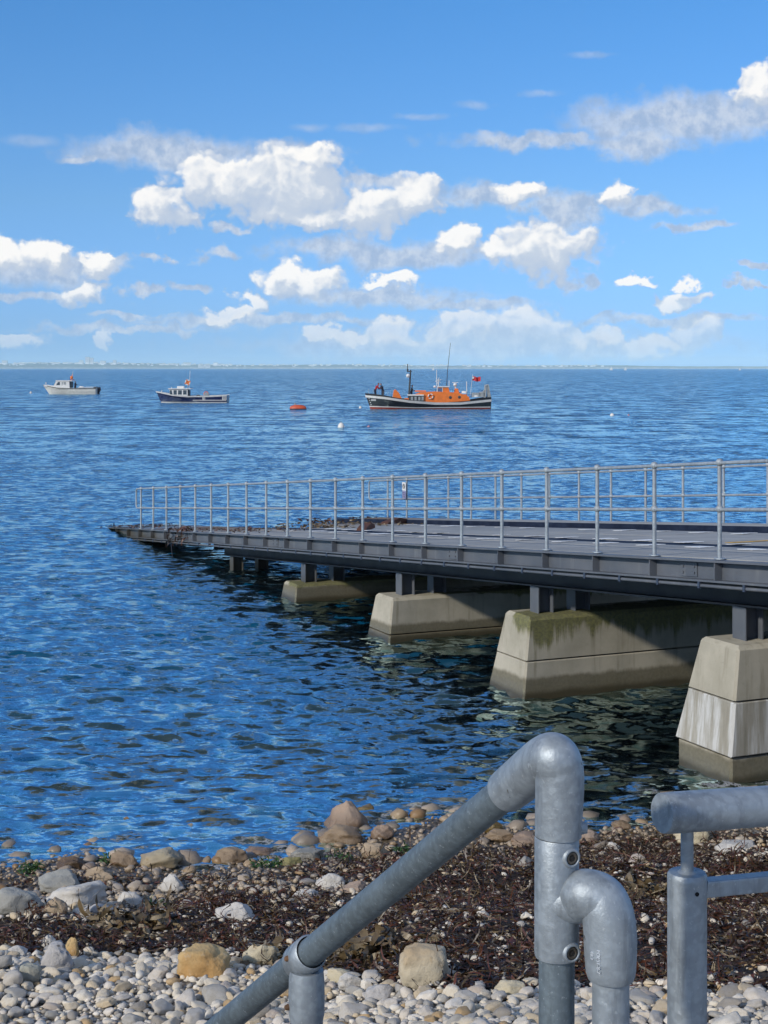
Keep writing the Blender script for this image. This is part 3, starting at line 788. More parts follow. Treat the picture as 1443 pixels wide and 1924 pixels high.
# ------------------------------------------------------------------ railings in front: key-clamp stair rail and the ramp handrail
RT = 0.02415                                     # 48.3 mm tube
def smooth_path(ctrl, n=8):
    """Catmull-Rom through the control points (point, radius)"""
    P = [Vector(c[0]) for c in ctrl]; Rr = [c[1] for c in ctrl]; out, ro = [], []
    for i in range(len(P) - 1):
        p0, p1, p2, p3 = P[max(i - 1, 0)], P[i], P[i + 1], P[min(i + 2, len(P) - 1)]
        for k_ in range(n):
            t = k_ / n
            out.append(0.5 * ((2 * p1) + (p2 - p0) * t + (2 * p0 - 5 * p1 + 4 * p2 - p3) * t * t + (3 * p1 - p0 - 3 * p2 + p3) * t ** 3))
            ro.append(Rr[i] + (Rr[i + 1] - Rr[i]) * t)
    out.append(P[-1]); ro.append(Rr[-1]); return out, ro

stair = thing('stair_handrail', 'galvanised tube stair handrail with cast elbow fittings sloping down over the beach', 'handrail', tuple(at(1046, 1700, 2.0).xy.to_3d()))
SB = stair.location.copy()
def rel(v_): return Vector(v_) - SB
def sub(m_, name, mat, parent=stair, **kw):
    m_.v = [tuple(Vector(p) - SB) for p in m_.v]; return m_.build(name, mat, parent, **kw)
Pm = at(1046, 1700, 2.0)                                     # axis of the main post
def mp(py, dx=0.0, dyy=0.0): q = at(1046, py, 2.0); return Vector((Pm.x + dx, Pm.y + dyy, q.z))
# lower tube of the main post
sub(MB().tube([(Pm.x - 0.002, Pm.y, QUAY - 0.05), mp(1790)], RT, 28), 'post', GALV_D)
# sloping rail
rA, rB = at(1000, 1447, 2.06), at(577, 1795, 2.60)
rdir = (rB - rA).normalized()
rC = rB + rdir * 1.9
sub(MB().tube([rA + rdir * 0.0, rB, rC], RT, 28), 'sloping_rail', GALV_D)
# top elbow
FR = 0.0325
ctrl = [(rA + rdir * 0.075, 0.0300), (rA + rdir * 0.045, 0.0315), (rA + rdir * 0.012, 0.0322), (at(1024, 1428, 2.02), 0.0326), (at(1042, 1424, 2.0), 0.0330), (mp(1446, 0.003), 0.0331), (mp(1478, 0.004), 0.0328), (mp(1520, 0.003), 0.0322), (mp(1570, 0.002), 0.0312)]
pts, rr = smooth_path(ctrl, 8)
elbow = sub(MB().tube(pts, rr, 36), 'elbow_fitting', GALV)
for a_, (q, ax) in enumerate(((mp(1545, 0.034, 0.004), Vector((1, 0.1, 0))),)):
    sub(MB().tube([q - ax * 0.012, q + ax * 0.004], [0.010, 0.0075], 14), 'side_boss', GALV, elbow) if False else None
m_ = MB(); q = mp(1555, 0.030); m_.tube([q, q + Vector((0.011, -0.002, 0))], [0.010, 0.007], 14); o = sub(m_, 'screw_boss', GALV, elbow)
# tee sleeve below it, with the branch that turns down into the second post
sleeve = sub(MB().tube([mp(1571.5), mp(1574), mp(1790), mp(1796)], [0.0288, 0.0298, 0.0300, 0.0288], 36), 'tee_sleeve', GALV)
P2x = at(1147.5, 1800, 1.965)
ctrl = [(mp(1696, -0.006, 0.002), 0.0285), (mp(1690, 0.010, -0.004), 0.0310), (mp(1683, 0.026, -0.010), 0.0322), (at(1100, 1680, 1.975), 0.0322), (at(1128, 1690, 1.97), 0.0335), (at(1141, 1715, 1.965), 0.0345), (at(1146, 1750, 1.965), 0.0352), (at(1147, 1790, 1.965), 0.0346), (at(1147.5, 1822, 1.965), 0.0330), (at(1147.5, 1838, 1.965), 0.0300)]
pts, rr = smooth_path(ctrl, 8)
branch = sub(MB().tube(pts, rr, 36), 'branch_elbow', GALV)
sub(MB().tube([(P2x.x, P2x.y, QUAY - 0.05), at(1147.5, 1834, 1.965)], 0.0245, 28), 'post', GALV)
# grub screws in raised bosses
for py in (1601, 1777):
    q = mp(py, 0.0165, -0.024); ax = Vector((0.42, -0.91, 0)).normalized()
    Mq = Matrix.Translation(q) @ ax.to_track_quat('Z', 'Y').to_matrix().to_4x4()
    b_ = sub(MB().lathe([(0.0165, -0.012), (0.0140, -0.001), (0.0120, 0.0035), (0.0105, 0.0042), (0.0092, 0.0040), (0.0088, 0.001), (0.0, 0.001)], 28, Mq), 'screw_boss', GALV, sleeve)
    sub(MB().lathe([(0.0084, 0.0), (0.0084, 0.0030), (0.0050, 0.0032), (0.0042, 0.0016), (0.0, 0.0014)], 18, Mq), 'grub_screw', plain('screw_steel_%d' % py, (0.10, 0.085, 0.065), 0.5, 0.5, var=0.5, scale=60), sleeve)
    sub(MB().lathe([(0.0038, 0.0030), (0.0022, 0.0033), (0.0, 0.0033)], 6, Mq, False), 'hex_socket', plain('socket_%d' % py, (0.012, 0.010, 0.008), 0.7), sleeve)
# cast lettering on the branch elbow
def cast_text(body, py, dpx, size):
    cu = bpy.data.curves.new('cast_lettering', 'FONT'); cu.body = body; cu.size = size; cu.extrude = 0.0006; cu.align_x = 'CENTER'
    to = bpy.data.objects.new('cast_lettering', cu); link(to); dg = bpy.context.evaluated_depsgraph_get()
    me = bpy.data.meshes.new_from_object(to.evaluated_get(dg)); bpy.data.objects.remove(to); bpy.data.curves.remove(cu)
    c0 = at(1147, py, 1.965); r_ = 0.0353; a0 = math.asin(max(-0.98, min(0.98, dpx / F * 1.965 / r_)))
    for v_ in me.vertices:                              # text x runs down the elbow, y round it
        x, y, z = v_.co; a_ = a0 + y / r_
        v_.co = Vector((c0.x + (r_ + z) * math.sin(a_), c0.y - (r_ + z) * math.cos(a_), c0.z - x)) - SB
    me.materials.clear(); me.materials.append(plain('cast_letter_metal_' + body, (0.62, 0.66, 0.70), 0.4, 0.3, var=0.1))
    link(bpy.data.objects.new('cast_lettering', me), branch)
cast_text('FOE51-8-7', 1791, -31, 0.0070); cast_text('48.3', 1783, -41, 0.0065)
# open collar fitting on the rail and the lower post
q = rB + rdir * 0.012
zdn = Vector((0, 0, -1))
perp = (zdn - rdir * zdn.dot(rdir)).normalized()
sub(MB().tube([q - rdir * 0.030, q - rdir * 0.027, q + rdir * 0.027, q + rdir * 0.030], [0.0275, 0.0310, 0.0310, 0.0275], 28, cap=False), 'collar_ring', GALV)
b0 = q + Vector((0.004, -0.003, -0.020))
sub(MB().tube([b0, b0 + zdn * 0.018, b0 + zdn * 0.050, b0 + zdn * 0.078, b0 + zdn * 0.092, b0 + zdn * 0.100], [0.0295, 0.0312, 0.0318, 0.0310, 0.0280, 0.0262], 28), 'post_socket', GALV)
sub(MB().tube([b0 + zdn * 0.09, b0 + zdn * 0.118, b0 + zdn * 0.122], [0.0288, 0.0275, 0.0248], 28), 'socket_lip', GALV_D)
sub(MB().tube([b0 + zdn * 0.10, Vector((b0.x, b0.y, 2.2))], 0.0236, 24), 'post', GALV)
for dz_ in (-0.01, 0.075):
    w = b0 + Vector((-0.031, -0.006, 0.012)) + zdn * dz_
    sub(MB().tube([w, w + Vector((-0.006, -0.003, 0))], [0.006, 0.004], 10), 'grub_screw', plain('rusty_screw_%d' % int(dz_ * 1000 + 50), (0.14, 0.07, 0.03), 0.6, var=0.5, scale=60))

# ramp handrail at the right
ramp = thing('ramp_handrail', 'thick galvanised handrail on a stub and round post, capped end', 'handrail', tuple(at(1291, 1750, 2.27).xy.to_3d()))
SB = ramp.location.copy()
def subr(m_, name, mat, **kw): return sub(m_, name, mat, ramp, **kw)
Ys = 2.27; q0 = at(1262, 1527, Ys - 0.03); radir = Vector((math.cos(R(24)), math.sin(R(24)), 0)); 
radir.z = -0.062; radir.normalize()
subr(MB().tube([q0 - radir * 0.018, q0 - radir * 0.0165, q0 + radir * 0.004, q0 + radir * 0.012, q0 + radir * 0.03, q0 + radir * 1.9], [0.0285, 0.0298, 0.0304, 0.0305, 0.0305, 0.0305], 36), 'top_rail', GALV)
pc = at(1291, 1700, Ys)
zr = lambda py: at(1291, py, Ys).z
subr(MB().tube([(pc.x, pc.y, zr(1640)), (pc.x, pc.y, zr(1560))], 0.0098, 18), 'stub', GALV)
subr(MB().tube([(pc.x, pc.y, zr(1640)), (pc.x, pc.y, zr(1634))], [0.0165, 0.0100], 18), 'weld_bead', GALV)
subr(MB().tube([(pc.x, pc.y, QUAY - 0.05), (pc.x, pc.y, zr(1652)), (pc.x, pc.y, zr(1643)), (pc.x, pc.y, zr(1638.5))], [0.0298, 0.0298, 0.0298, 0.0275], 36), 'post', GALV)
hq = Vector((pc.x + 0.0298 * math.sin(R(18)), pc.y - 0.0298 * math.cos(R(18)), zr(1668)))
subr(MB().tube([hq + Vector((-0.0006, 0.002, 0)), hq + Vector((0.0003, -0.0009, 0))], 0.0032, 14), 'drain_hole', plain('hole_dark', (0.006, 0.006, 0.006), 0.9))
bq = Vector((pc.x, pc.y, zr(1671))) + radir * 0.026
side = radir.cross(Vector((0, 0, 1))).normalized(); upv = side.cross(radir).normalized()
m_ = MB(); hw, hh = 0.0125, 0.0125
for t_ in (0.0, 1.8):
    c_ = bq + radir * t_
    m_.v += [tuple(c_ + side * a_ * hw + upv * b_ * hh) for a_, b_ in ((-1, -1), (1, -1), (1, 1), (-1, 1))]
m_.f = [(0, 1, 2, 3), (7, 6, 5, 4)] + [(i, (i + 1) % 4, (i + 1) % 4 + 4, i + 4) for i in range(4)]; m_.sm = [False] * 6
subr(m_, 'lower_bar', GALV, bevel=0.003)


# ------------------------------------------------------------------ rocks on the beach
def ico(sub):
    bm = bmesh.new(); bmesh.ops.create_icosphere(bm, subdivisions=sub, radius=1.0)
    v_ = np.array([v.co[:] for v in bm.verts]); f = np.array([[v.index for v in q.verts] for q in bm.faces]); bm.free(); return v_, f
ICO = {i: ico(i) for i in (1, 2, 3, 4)}
def rock_verts(seed, sub=3, box=0.7, rough=0.10, fr=1.6, cuts=5, taper=0.0):
    v_, f = ICO[sub]; g = np.random.default_rng(seed)
    p = np.sign(v_) * np.abs(v_) ** box; p /= np.max(np.abs(p), axis=0)
    for _ in range(cuts):                                   # flat fracture faces
        n = g.normal(size=3); n[2] = abs(n[2]) * 0.7; n /= np.linalg.norm(n); d_ = g.uniform(0.58, 0.92)
        t = p @ n - d_; p = p - np.clip(t, 0, None)[:, None] * n * 0.9
    off = g.uniform(-50, 50, 3)
    out = []
    for q in p:
        w = Vector(q * fr + off); k_ = 1 + rough * (mnoise.noise(w) + 0.5 * mnoise.noise(w * 2.3) + 0.28 * mnoise.noise(w * 5.1))
        out.append(q * k_)
    p = np.array(out)
    if taper: p[:, :2] *= (1 - taper * (p[:, 2:3] * 0.5 + 0.5))
    return p, f
def mesh_from(name, p, f, mat, smooth=True):
    me = bpy.data.meshes.new(name); me.from_pydata(p.tolist(), [], f.tolist())
    if smooth: me.polygons.foreach_set('use_smooth', np.ones(len(f), bool))
    me.update(); me.materials.append(mat); return me
RM = {
 'tan':    rock_mat('tan_rock', (0.44, 0.34, 0.23), (0.33, 0.25, 0.165), (0.20, 0.15, 0.10)),
 'pink':   rock_mat('pinkish_rock', (0.42, 0.31, 0.23), (0.34, 0.26, 0.20), (0.22, 0.15, 0.11)),
 'gold':   rock_mat('golden_rock', (0.56, 0.41, 0.20), (0.46, 0.27, 0.10), (0.58, 0.50, 0.36), 2.0),
 'cream':  rock_mat('cream_rock', (0.56, 0.49, 0.35), (0.47, 0.41, 0.28), (0.38, 0.30, 0.19), 2.5),
 'white':  rock_mat('white_rock', (0.62, 0.59, 0.54), (0.52, 0.49, 0.44), (0.32, 0.28, 0.24), 4.0),
 'grey':   rock_mat('grey_rock', (0.36, 0.36, 0.33), (0.27, 0.265, 0.24), (0.17, 0.165, 0.15)),
 'pit':    rock_mat('pitted_rock', (0.37, 0.37, 0.31), (0.30, 0.29, 0.24), (0.20, 0.19, 0.15), 3.0, 0, 9.0),
 'pale':   rock_mat('pale_grey_rock', (0.50, 0.48, 0.46), (0.43, 0.41, 0.39), (0.28, 0.26, 0.24), 4.0, 0, 13.0),
 'brown':  rock_mat('brown_rock', (0.22, 0.15, 0.09), (0.14, 0.095, 0.055), (0.08, 0.055, 0.03)),
 'ochre':  rock_mat('ochre_rock', (0.36, 0.25, 0.08), (0.25, 0.19, 0.07), (0.12, 0.09, 0.04)),
 'drum':   rock_mat('banded_rock', (0.54, 0.46, 0.33), (0.46, 0.40, 0.29), (0.36, 0.23, 0.10), 1.6, 6.0),
 'olive':  rock_mat('olive_rock', (0.27, 0.24, 0.10), (0.22, 0.20, 0.09), (0.14, 0.12, 0.05)),
}
# photo x, photo y of the foot, width and height in photo pixels, kind, box power, taper, label
ROCKS = [
 (643,1592,110,34,'tan',0.8,0.1,'flat brown rock slab under the pointed boulder at the waterline'),
 (648,1572,104,62,'pink',0.85,0.62,'pointed pinkish boulder standing at the waterline'),
 (681,1541,62,24,'ochre',0.75,0.1,'yellow-brown flat-topped rock lying in the water behind the pointed boulder'),
 (718,1580,44,26,'pink',0.9,0.1,'rounded two-toned stone just right of the pointed boulder'),
 (706,1618,64,30,'tan',0.9,0.2,'brown hump-backed stone in the weed below the pointed boulder'),
 (300,1634,72,32,'cream',0.6,0.0,'cream wedge-shaped block tilted at the water edge'),
 (232,1628,54,24,'tan',0.7,0.1,'tan slab beside the cream wedge at the water edge'),
 (131,1637,62,20,'brown',0.9,0.2,'dark brown wet rock at the left water edge'),
 (182,1655,58,22,'tan',0.8,0.2,'reddish tan stone behind the grey slab at the left'),
 (112,1678,96,34,'grey',0.8,0.2,'broad grey slab lying behind the white oblong rock'),
 (22,1722,110,42,'grey',0.9,0.15,'large smooth grey-tan boulder at the left edge of the beach'),
 (138,1706,112,36,'white',0.7,0.05,'whitish oblong rock lying across the left of the beach'),
 (103,1724,46,32,'tan',0.75,0.2,'small beige angular rock in front of the white oblong rock'),
 (192,1664,44,20,'tan',0.95,0.1,'round tan stone between the grey slab and the weed'),
 (318,1680,66,30,'white',0.85,0.5,'white peaked rock in the upper weed line'),
 (240,1706,62,22,'white',0.85,0.35,'flat white rock right of the oblong rock'),
 (182,1728,78,22,'pale',0.85,0.3,'low pale rock patch above the olive kelp'),
 (442,1734,104,30,'white',0.9,0.55,'long low white rock with one peak lying in the dark weed'),
 (380,1838,94,50,'gold',0.55,0.05,'blocky golden-orange rock among the white pebbles'),
 (488,1818,72,42,'cream',0.85,0.15,'smooth cream oval stone beside the golden rock'),
 (797,1856,96,68,'drum',0.7,0.05,'drum-shaped banded yellow rock standing at the edge of the weed'),
 (101,1826,72,44,'pale',0.55,0.05,'squarish pale grey rock at the left edge of the pebbles'),
 (50,1850,52,38,'pit',0.85,0.1,'pitted grey-green stone in front of the squarish pale rock'),
 (133,1808,32,42,'gold',0.75,0.3,'upright orange-tan stone leaning behind the squarish rock'),
 (28,1799,48,16,'white',0.9,0.2,'thin white slab on the weed at the left edge'),
 (88,1788,40,26,'white',0.85,0.4,'white angular stone poking out of the weed at the left'),
 (545,1632,44,20,'olive',0.9,0.1,'olive-yellow rounded stone near the waterline'),
 (432,1626,70,26,'tan',0.75,0.1,'long tan stone near the waterline, right of the cream wedge'),
 (376,1612,56,18,'pink',0.9,0.2,'pinkish flat stone at the very edge of the water'),
 (578,1622,66,22,'grey',0.8,0.1,'grey-green slab between the olive stone and the boulder'),
 (485,1614,62,16,'pink',0.85,0.1,'thin pink slab at the edge of the water'),
 (352,1628,34,20,'grey',0.9,0.1,'small grey-green stone touching the cream wedge'),
 (926,1568,38,24,'ochre',0.8,0.1,'yellow wet rock at the waterline behind the sloping rail'),
 (938,1584,56,20,'tan',0.85,0.1,'tan stone in front of the yellow wet rock'),
 (985,1592,74,20,'pink',0.85,0.2,'flat pink stone just left of the main railing post'),
 (1105,1586,58,20,'pink',0.85,0.1,'brown slab at the top of the weed right of the main post'),
 (1170,1560,44,14,'tan',0.9,0.1,'flat tan stone at the waterline right of the main post'),
 (1305,1588,74,34,'cream',0.8,0.3,'pale cream rock behind the stub of the ramp handrail'),
 (1385,1604,88,14,'white',0.6,0.1,'long whitish slab under the thick handrail'),
 (620,1672,64,24,'white',0.85,0.3,'white rock in the weed left of the sloping rail'),
 (665,1680,66,16,'pink',0.85,0.3,'long low pinkish stone beside the sloping rail'),
 (572,1692,60,16,'white',0.9,0.4,'flat white stone below the white rock in the weed'),
 (590,1736,28,12,'cream',0.9,0.2,'little cream stone lying alone in the dark weed'),
 (655,1862,58,26,'white',0.85,0.1,'pale oval stone near the lower railing socket'),
 (640,1850,60,22,'cream',0.85,0.2,'cream flattish stone at the weed edge right of the lower socket'),
 (710,1885,64,28,'pale',0.85,0.1,'large pale cobble below the drum-shaped rock'),
 (960,1876,70,24,'cream',0.85,0.15,'long pale cobble left of the main post foot'),
 (1150,1600,36,14,'white',0.8,0.2,'small white stone in the weed beyond the second post'),
]
for i, (px, py, w, h, kd, bx, tp, lab) in enumerate(ROCKS):
    g = on_beach(px, py - 2); sc = g.y / F
    p, f = rock_verts(100 + i, 4, bx, 0.17, 1.9, {'drum': 1, 'gold': 3, 'cream': 4, 'pink': 5}.get(kd, 8), tp)
    W_, H_ = w * sc * 0.5, h * sc * 0.5
    p = p * np.array([W_, W_ * random.uniform(0.6, 0.85), H_ * 1.12])
    me = mesh_from('rock', p, f, RM[kd])
    o = link(bpy.data.objects.new('rock', me)); o.location = (g.x, g.y + W_ * 0.45, g.z + H_ * 0.86 )
    o.rotation_euler = (random.uniform(-0.05, 0.05), random.uniform(-0.06, 0.06), random.uniform(-0.18, 0.18))
    tag(o, lab, 'rock', 'rocks on the beach')
    if lab.startswith('cream wedge'): o.rotation_euler = (0.1, -0.24, 0.2)

# ------------------------------------------------------------------ pebbles: the largest in view one by one, the rest as one mass
PROT = []
for i in range(14):
    p, f = rock_verts(700 + i, 3, random.uniform(0.72, 0.98), 0.15, 1.7, 4 + i % 6)
    p = p * np.array([1.0, random.uniform(0.62, 0.9), random.uniform(0.32, 0.58)]) * 0.5
    PROT.append(mesh_from('pebble', p, f, PEB))
LOW = []
for i in range(14):
    p, f = rock_verts(900 + i, 2 if i < 7 else 1, random.uniform(0.72, 1.0), 0.17, 1.8, 4 + i % 5)
    LOW.append((p * np.array([1.0, random.uniform(0.62, 0.9), random.uniform(0.34, 0.58)]) * 0.5, f))
def rotm(rx, ry, rz):
    cx, sx, cy_, sy, cz, sz = math.cos(rx), math.sin(rx), math.cos(ry), math.sin(ry), math.cos(rz), math.sin(rz)
    return np.array([[cz * cy_, cz * sy * sx - sz * cx, cz * sy * cx + sz * sx], [sz * cy_, sz * sy * sx + cz * cx, sz * sy * cx - cz * sx], [-sy, cy_ * sx, cy_ * cx]])
cand = []
g = np.random.default_rng(21)
cell = {}
def crowded(x, y, r_, k_=0.80):
    ix, iy = int(x // 0.3), int(y // 0.3)
    for a_ in (-1, 0, 1):
        for b_ in (-1, 0, 1):
            for (X_, Y_, R_) in cell.get((ix + a_, iy + b_), ()):
                if (X_ - x) ** 2 + (Y_ - y) ** 2 < ((R_ + r_) * k_) ** 2: return True
    cell.setdefault((ix, iy), []).append((x, y, r_)); return False
for (px, py, w, h, *_r) in ROCKS:
    q = on_beach(px, py - 2); r_ = w * q.y / F * 0.40; ix, iy = int(q.x // 0.3), int((q.y + r_) // 0.3); cell.setdefault((ix, iy), []).append((q.x, q.y + r_, r_ * 0.9))
def scatter(n, smin, smax, y0, y1, want, k_=0.80):
    for _ in range(int(n * 1.38)):
        y = g.uniform(y0, y1); x = g.uniform(-1.0, 1.0) * (0.30 * y + 1.1)
        z = ground(x, y); px, py = proj(x, y, z)
        d_ = smin * (smax / smin) ** (g.random() ** 2.2)
        if g.random() > want(px, py, z): continue
        if crowded(x, y, d_ * 0.40, k_): continue
        cand.append((d_, x, y, z + (0.012 if weed_amount(px, py) > 0.3 else 0.0)))
bare = lambda px, py, z: max(0.0, 1.0 - weed_amount(px, py) * 1.25)
edge_zone = lambda px, py, z: (1.0 if -0.10 < z < 0.42 else 0.0) * (1.0 - 0.75 * weed_amount(px, py))
scatter(320, 0.13, 0.20, 6.2, 13.2, lambda px, py, z: bare(px, py, z) * (1.0 if py > 1800 or px < 330 else 0.25))
scatter(5000, 0.08, 0.14, 6.2, 13.2, lambda px, py, z: bare(px, py, z) * (1.0 if py > 1760 or px < 330 else 0.45))
scatter(1500, 0.05, 0.17, 11.0, 16.4, edge_zone)
scatter(16000, 0.045, 0.08, 6.2, 13.2, bare)
scatter(7000, 0.03, 0.09, 11.0, 16.4, edge_zone)
scatter(7500, 0.022, 0.09, 7.8, 14.5, lambda px, py, z: 0.42 if weed_amount(px, py) > 0.3 else 0.0)
scatter(13000, 0.024, 0.05, 6.3, 10.2, bare, 0.7)
cand.sort(key=lambda c: -c[0] / c[2])
inview = [c for c in cand if -20 < proj(*c[1:])[0] < 1463 and proj(*c[1:])[1] < 1950]
big = inview[:300]; bigset = set(map(id, big)); rest = [c for c in cand if id(c) not in bigset]
for (d_, x, y, z) in big:
    o = bpy.data.objects.new('pebble', PROT[random.randrange(14)]); link(o, BEACH_O)
    o.location = (x, y, z + d_ * 0.16 + random.uniform(-0.2, 0.3) * d_ * 0.3)
    o.scale = (d_ * random.uniform(0.9, 1.15), d_ * random.uniform(0.8, 1.1), d_ * random.uniform(0.75, 1.15))
    o.rotation_euler = (random.gauss(0, 0.22), random.gauss(0, 0.22), random.uniform(0, 6.3))
vv, ff, tt, off = [], [], [], 0
for (d_, x, y, z) in rest:
    p, f = LOW[g.integers(0, 7) if d_ * F / y > 22 else g.integers(7, 14)]
    q = (p * (d_ * g.uniform(0.85, 1.15, 3))) @ rotm(g.normal(0, 0.25), g.normal(0, 0.25), g.uniform(0, 6.3)).T + np.array([x, y, z + d_ * 0.14 + g.uniform(-0.1, 0.25) * d_ * 0.4])
    vv.append(q); ff.append(f + off); off += len(q); tt.append(np.full(len(q), g.random()))
sh = mesh_from('shingle', np.concatenate(vv), np.concatenate(ff), SHINGLE)
sh.attributes.new('tone', 'FLOAT', 'POINT').data.foreach_set('value', np.concatenate(tt).astype(np.float32))
tag(link(bpy.data.objects.new('shingle', sh), BEACH_O), kind='stuff')
print('pebbles', len(big), len(rest), 'tris', len(sh.polygons))

# ------------------------------------------------------------------ seaweed: curled strips lying in heaps
def weed_strips(n, sampler, seed, lmin, lmax, wmin, wmax, tone, lift=0.05, seg=5):
    g = np.random.default_rng(seed); V, Fq, T = [], [], []; off = 0; made = 0
    while made < n:
        xy = sampler(g)
        if xy is None: continue
        x, y = xy; z = ground(x, y); made += 1
        L = g.uniform(lmin, lmax); w = g.uniform(wmin, wmax); a = g.uniform(0, 6.28); el = g.normal(0.02, 0.20)
        da, de = g.normal(0, 0.7), g.normal(0, 0.35); p = np.array([x, y, z + abs(g.normal(0, lift)) + 0.006]); tw = g.uniform(-1.2, 1.2)
        t0 = tone(g); rows = []
        for k_ in range(seg + 1):
            d_ = np.array([math.cos(a) * math.cos(el), math.sin(a) * math.cos(el), math.sin(el)])
            sd = np.array([-math.sin(a), math.cos(a), 0.0]); up = np.cross(d_, sd)
            c_ = math.cos(tw); s2 = math.sin(tw); wv_ = (sd * c_ + up * s2) * w * (0.35 + 0.65 * math.sin(math.pi * (k_ + 0.6) / (seg + 1.2))) * g.uniform(0.75, 1.2)
            rows.append(p - wv_); rows.append(p + wv_)
            p = p + d_ * L / seg; zg = ground(p[0], p[1]) + 0.003
            if p[2] < zg: p[2] = zg; el = abs(el) * 0.5
            a += da + g.normal(0, 0.25); el += de * 0.5 + g.normal(0, 0.22) - 0.18; tw += g.normal(0, 0.5)
        V += rows; T += [t0] * len(rows)
        Fq += [(off + 2 * k_, off + 2 * k_ + 1, off + 2 * k_ + 3, off + 2 * k_ + 2) for k_ in range(seg)]; off += len(rows)
    me = mesh_from('seaweed', np.array(V), np.array(Fq), WEED)
    me.attributes.new('tone', 'FLOAT', 'POINT').data.foreach_set('value', np.array(T, np.float32)); return me
def weed_tone(g):
    r_ = g.random()
    return g.uniform(0.0, 0.5) if r_ < 0.55 else (g.uniform(0.5, 0.76) if r_ < 0.80 else (g.uniform(0.76, 0.9) if r_ < 0.93 else g.uniform(0.9, 1.0)))
def band(g):
    y = g.uniform(7.7, 15.0); x = g.uniform(-1.0, 1.0) * (0.29 * y + 0.9); z = ground(x, y)
    if z < 0.06: return None
    w = weed_amount(*proj(x, y, z))
    clump = 0.33 + 1.5 * mnoise.noise(Vector((x * 2.2, y * 2.2, 3.0))) + 0.5 * mnoise.noise(Vector((x * 6, y * 6, 9.0)))
    return (x, y) if g.random() < w * max(0.05, min(1.0, clump + 0.35)) else None
sw_me = weed_strips(22000, band, 31, 0.03, 0.10, 0.003, 0.012, weed_tone, 0.018, 3)
sw2 = weed_strips(14000, band, 32, 0.10, 0.34, 0.0018, 0.007, lambda g: g.uniform(0.0, 0.72) if g.random() < 0.9 else g.uniform(0.72, 0.95), 0.030, 7)
tag(link(bpy.data.objects.new('seaweed', sw2)), 'stringy dark fronds lying over the washed-up seaweed band', 'seaweed', kind='stuff')
tag(link(bpy.data.objects.new('seaweed', sw_me)), 'dark brown and red seaweed washed up in a wide band across the beach', 'seaweed', kind='stuff')
def heap(px, py, rx, ry, n, seed, tone, lab, name='kelp_heap', lmin=0.10, lmax=0.28, wmin=0.012, wmax=0.032, cat='kelp', lift=0.05):
    c = on_beach(px, py); s2 = c.y / F; sy = s2 * c.y / (CAMZ - c.z) 
    def smp(g):
        a = g.uniform(0, 6.28); r_ = math.sqrt(g.random()); return c.x + math.cos(a) * r_ * rx * s2, c.y + math.sin(a) * r_ * ry * s2 * 3.0
    o = link(bpy.data.objects.new(name, weed_strips(n, smp, seed, lmin, lmax, wmin, wmax, tone, lift, 6))); return tag(o, lab, cat)
tan_t = lambda g: g.uniform(0.74, 0.93)
heap(235, 1738, 70, 22, 90, 41, tan_t, 'heap of olive-tan kelp blades on the dark weed at the left', lmin=0.15, lmax=0.4, wmin=0.014, wmax=0.034)
heap(1212, 1682, 44, 16, 60, 42, tan_t, 'heap of pale tan kelp between the branch elbow and the ramp post', lmin=0.10, lmax=0.26)
heap(690, 1800, 90, 26, 130, 43, lambda g: g.uniform(0.62, 0.9), 'tangle of grey-brown kelp left of the drum-shaped rock')
heap(505, 1812, 22, 12, 26, 44, tan_t, 'small twist of olive kelp between the golden and cream rocks', lmin=0.08, lmax=0.2)
red_t = lambda g: g.uniform(0.5, 0.6)
heap(78, 1718, 22, 10, 60, 45, red_t, 'tuft of rust-red weed beside the beige rock at the left', lmin=0.05, lmax=0.12, wmin=0.003, wmax=0.008, cat='seaweed', name='weed_tuft')
heap(430, 1705, 70, 12, 160, 46, red_t, 'patch of reddish weed above the long low white rock', lmin=0.05, lmax=0.14, wmin=0.003, wmax=0.010, cat='seaweed', name='weed_tuft')
# bright green algae tufts by the water
def m_green(N):
    n = N.noise(N.geo(), 30.0, 4.0, 0.6); N.out(principled(N, N.mix(n.step(0.3, 0.7), (0.020, 0.060, 0.012), (0.050, 0.105, 0.022)), 0.4))
GREEN = material('green_algae', m_green)
for i, (px, py, rx, lab) in enumerate([(205, 1620, 16, 'bright green algae on the tan slab at the water edge'), (55, 1638, 20, 'green algae tuft at the far left water edge'), (285, 1706, 16, 'dark green algae patch right of the flat white rock'),
                                       (755, 1603, 20, 'green algae clump beside the sloping rail near the boulder'), (640, 1618, 24, 'dark green weed on the stones below the pointed boulder'), (505, 1628, 34, 'green-brown algae on the stones by the olive stone')]):
    o = heap(px, py, rx, 8, 90, 60 + i, lambda g: 0.5, lab, 'algae_tuft', 0.04, 0.11, 0.004, 0.012, 'algae', 0.03); o.data.materials[0] = GREEN


# ------------------------------------------------------------------ boats
BLACK = plain('black_hull', (0.010, 0.011, 0.016), 0.35, var=0.3)
NAVY = plain('navy_hull', (0.010, 0.014, 0.080), 0.3, var=0.2)
WHITE = plain('white_gelcoat', (0.74, 0.74, 0.72), 0.35, var=0.08, dirt=(0.5, 0.48, 0.42))
OFFW = plain('cream_hull', (0.80, 0.80, 0.75), 0.4, var=0.08, dirt=(0.50, 0.46, 0.36))
ORANGE = plain('orange_paint', (0.78, 0.195, 0.030), 0.4, var=0.12)
REDP = plain('red_antifoul', (0.30, 0.035, 0.02), 0.6, var=0.3)
RED = plain('red_cloth', (0.50, 0.018, 0.022), 0.7, var=0.2)
GREYP = plain('grey_deck_gear', (0.30, 0.33, 0.34), 0.6, var=0.25)
DGREY = plain('dark_gear', (0.045, 0.05, 0.055), 0.6, var=0.4)
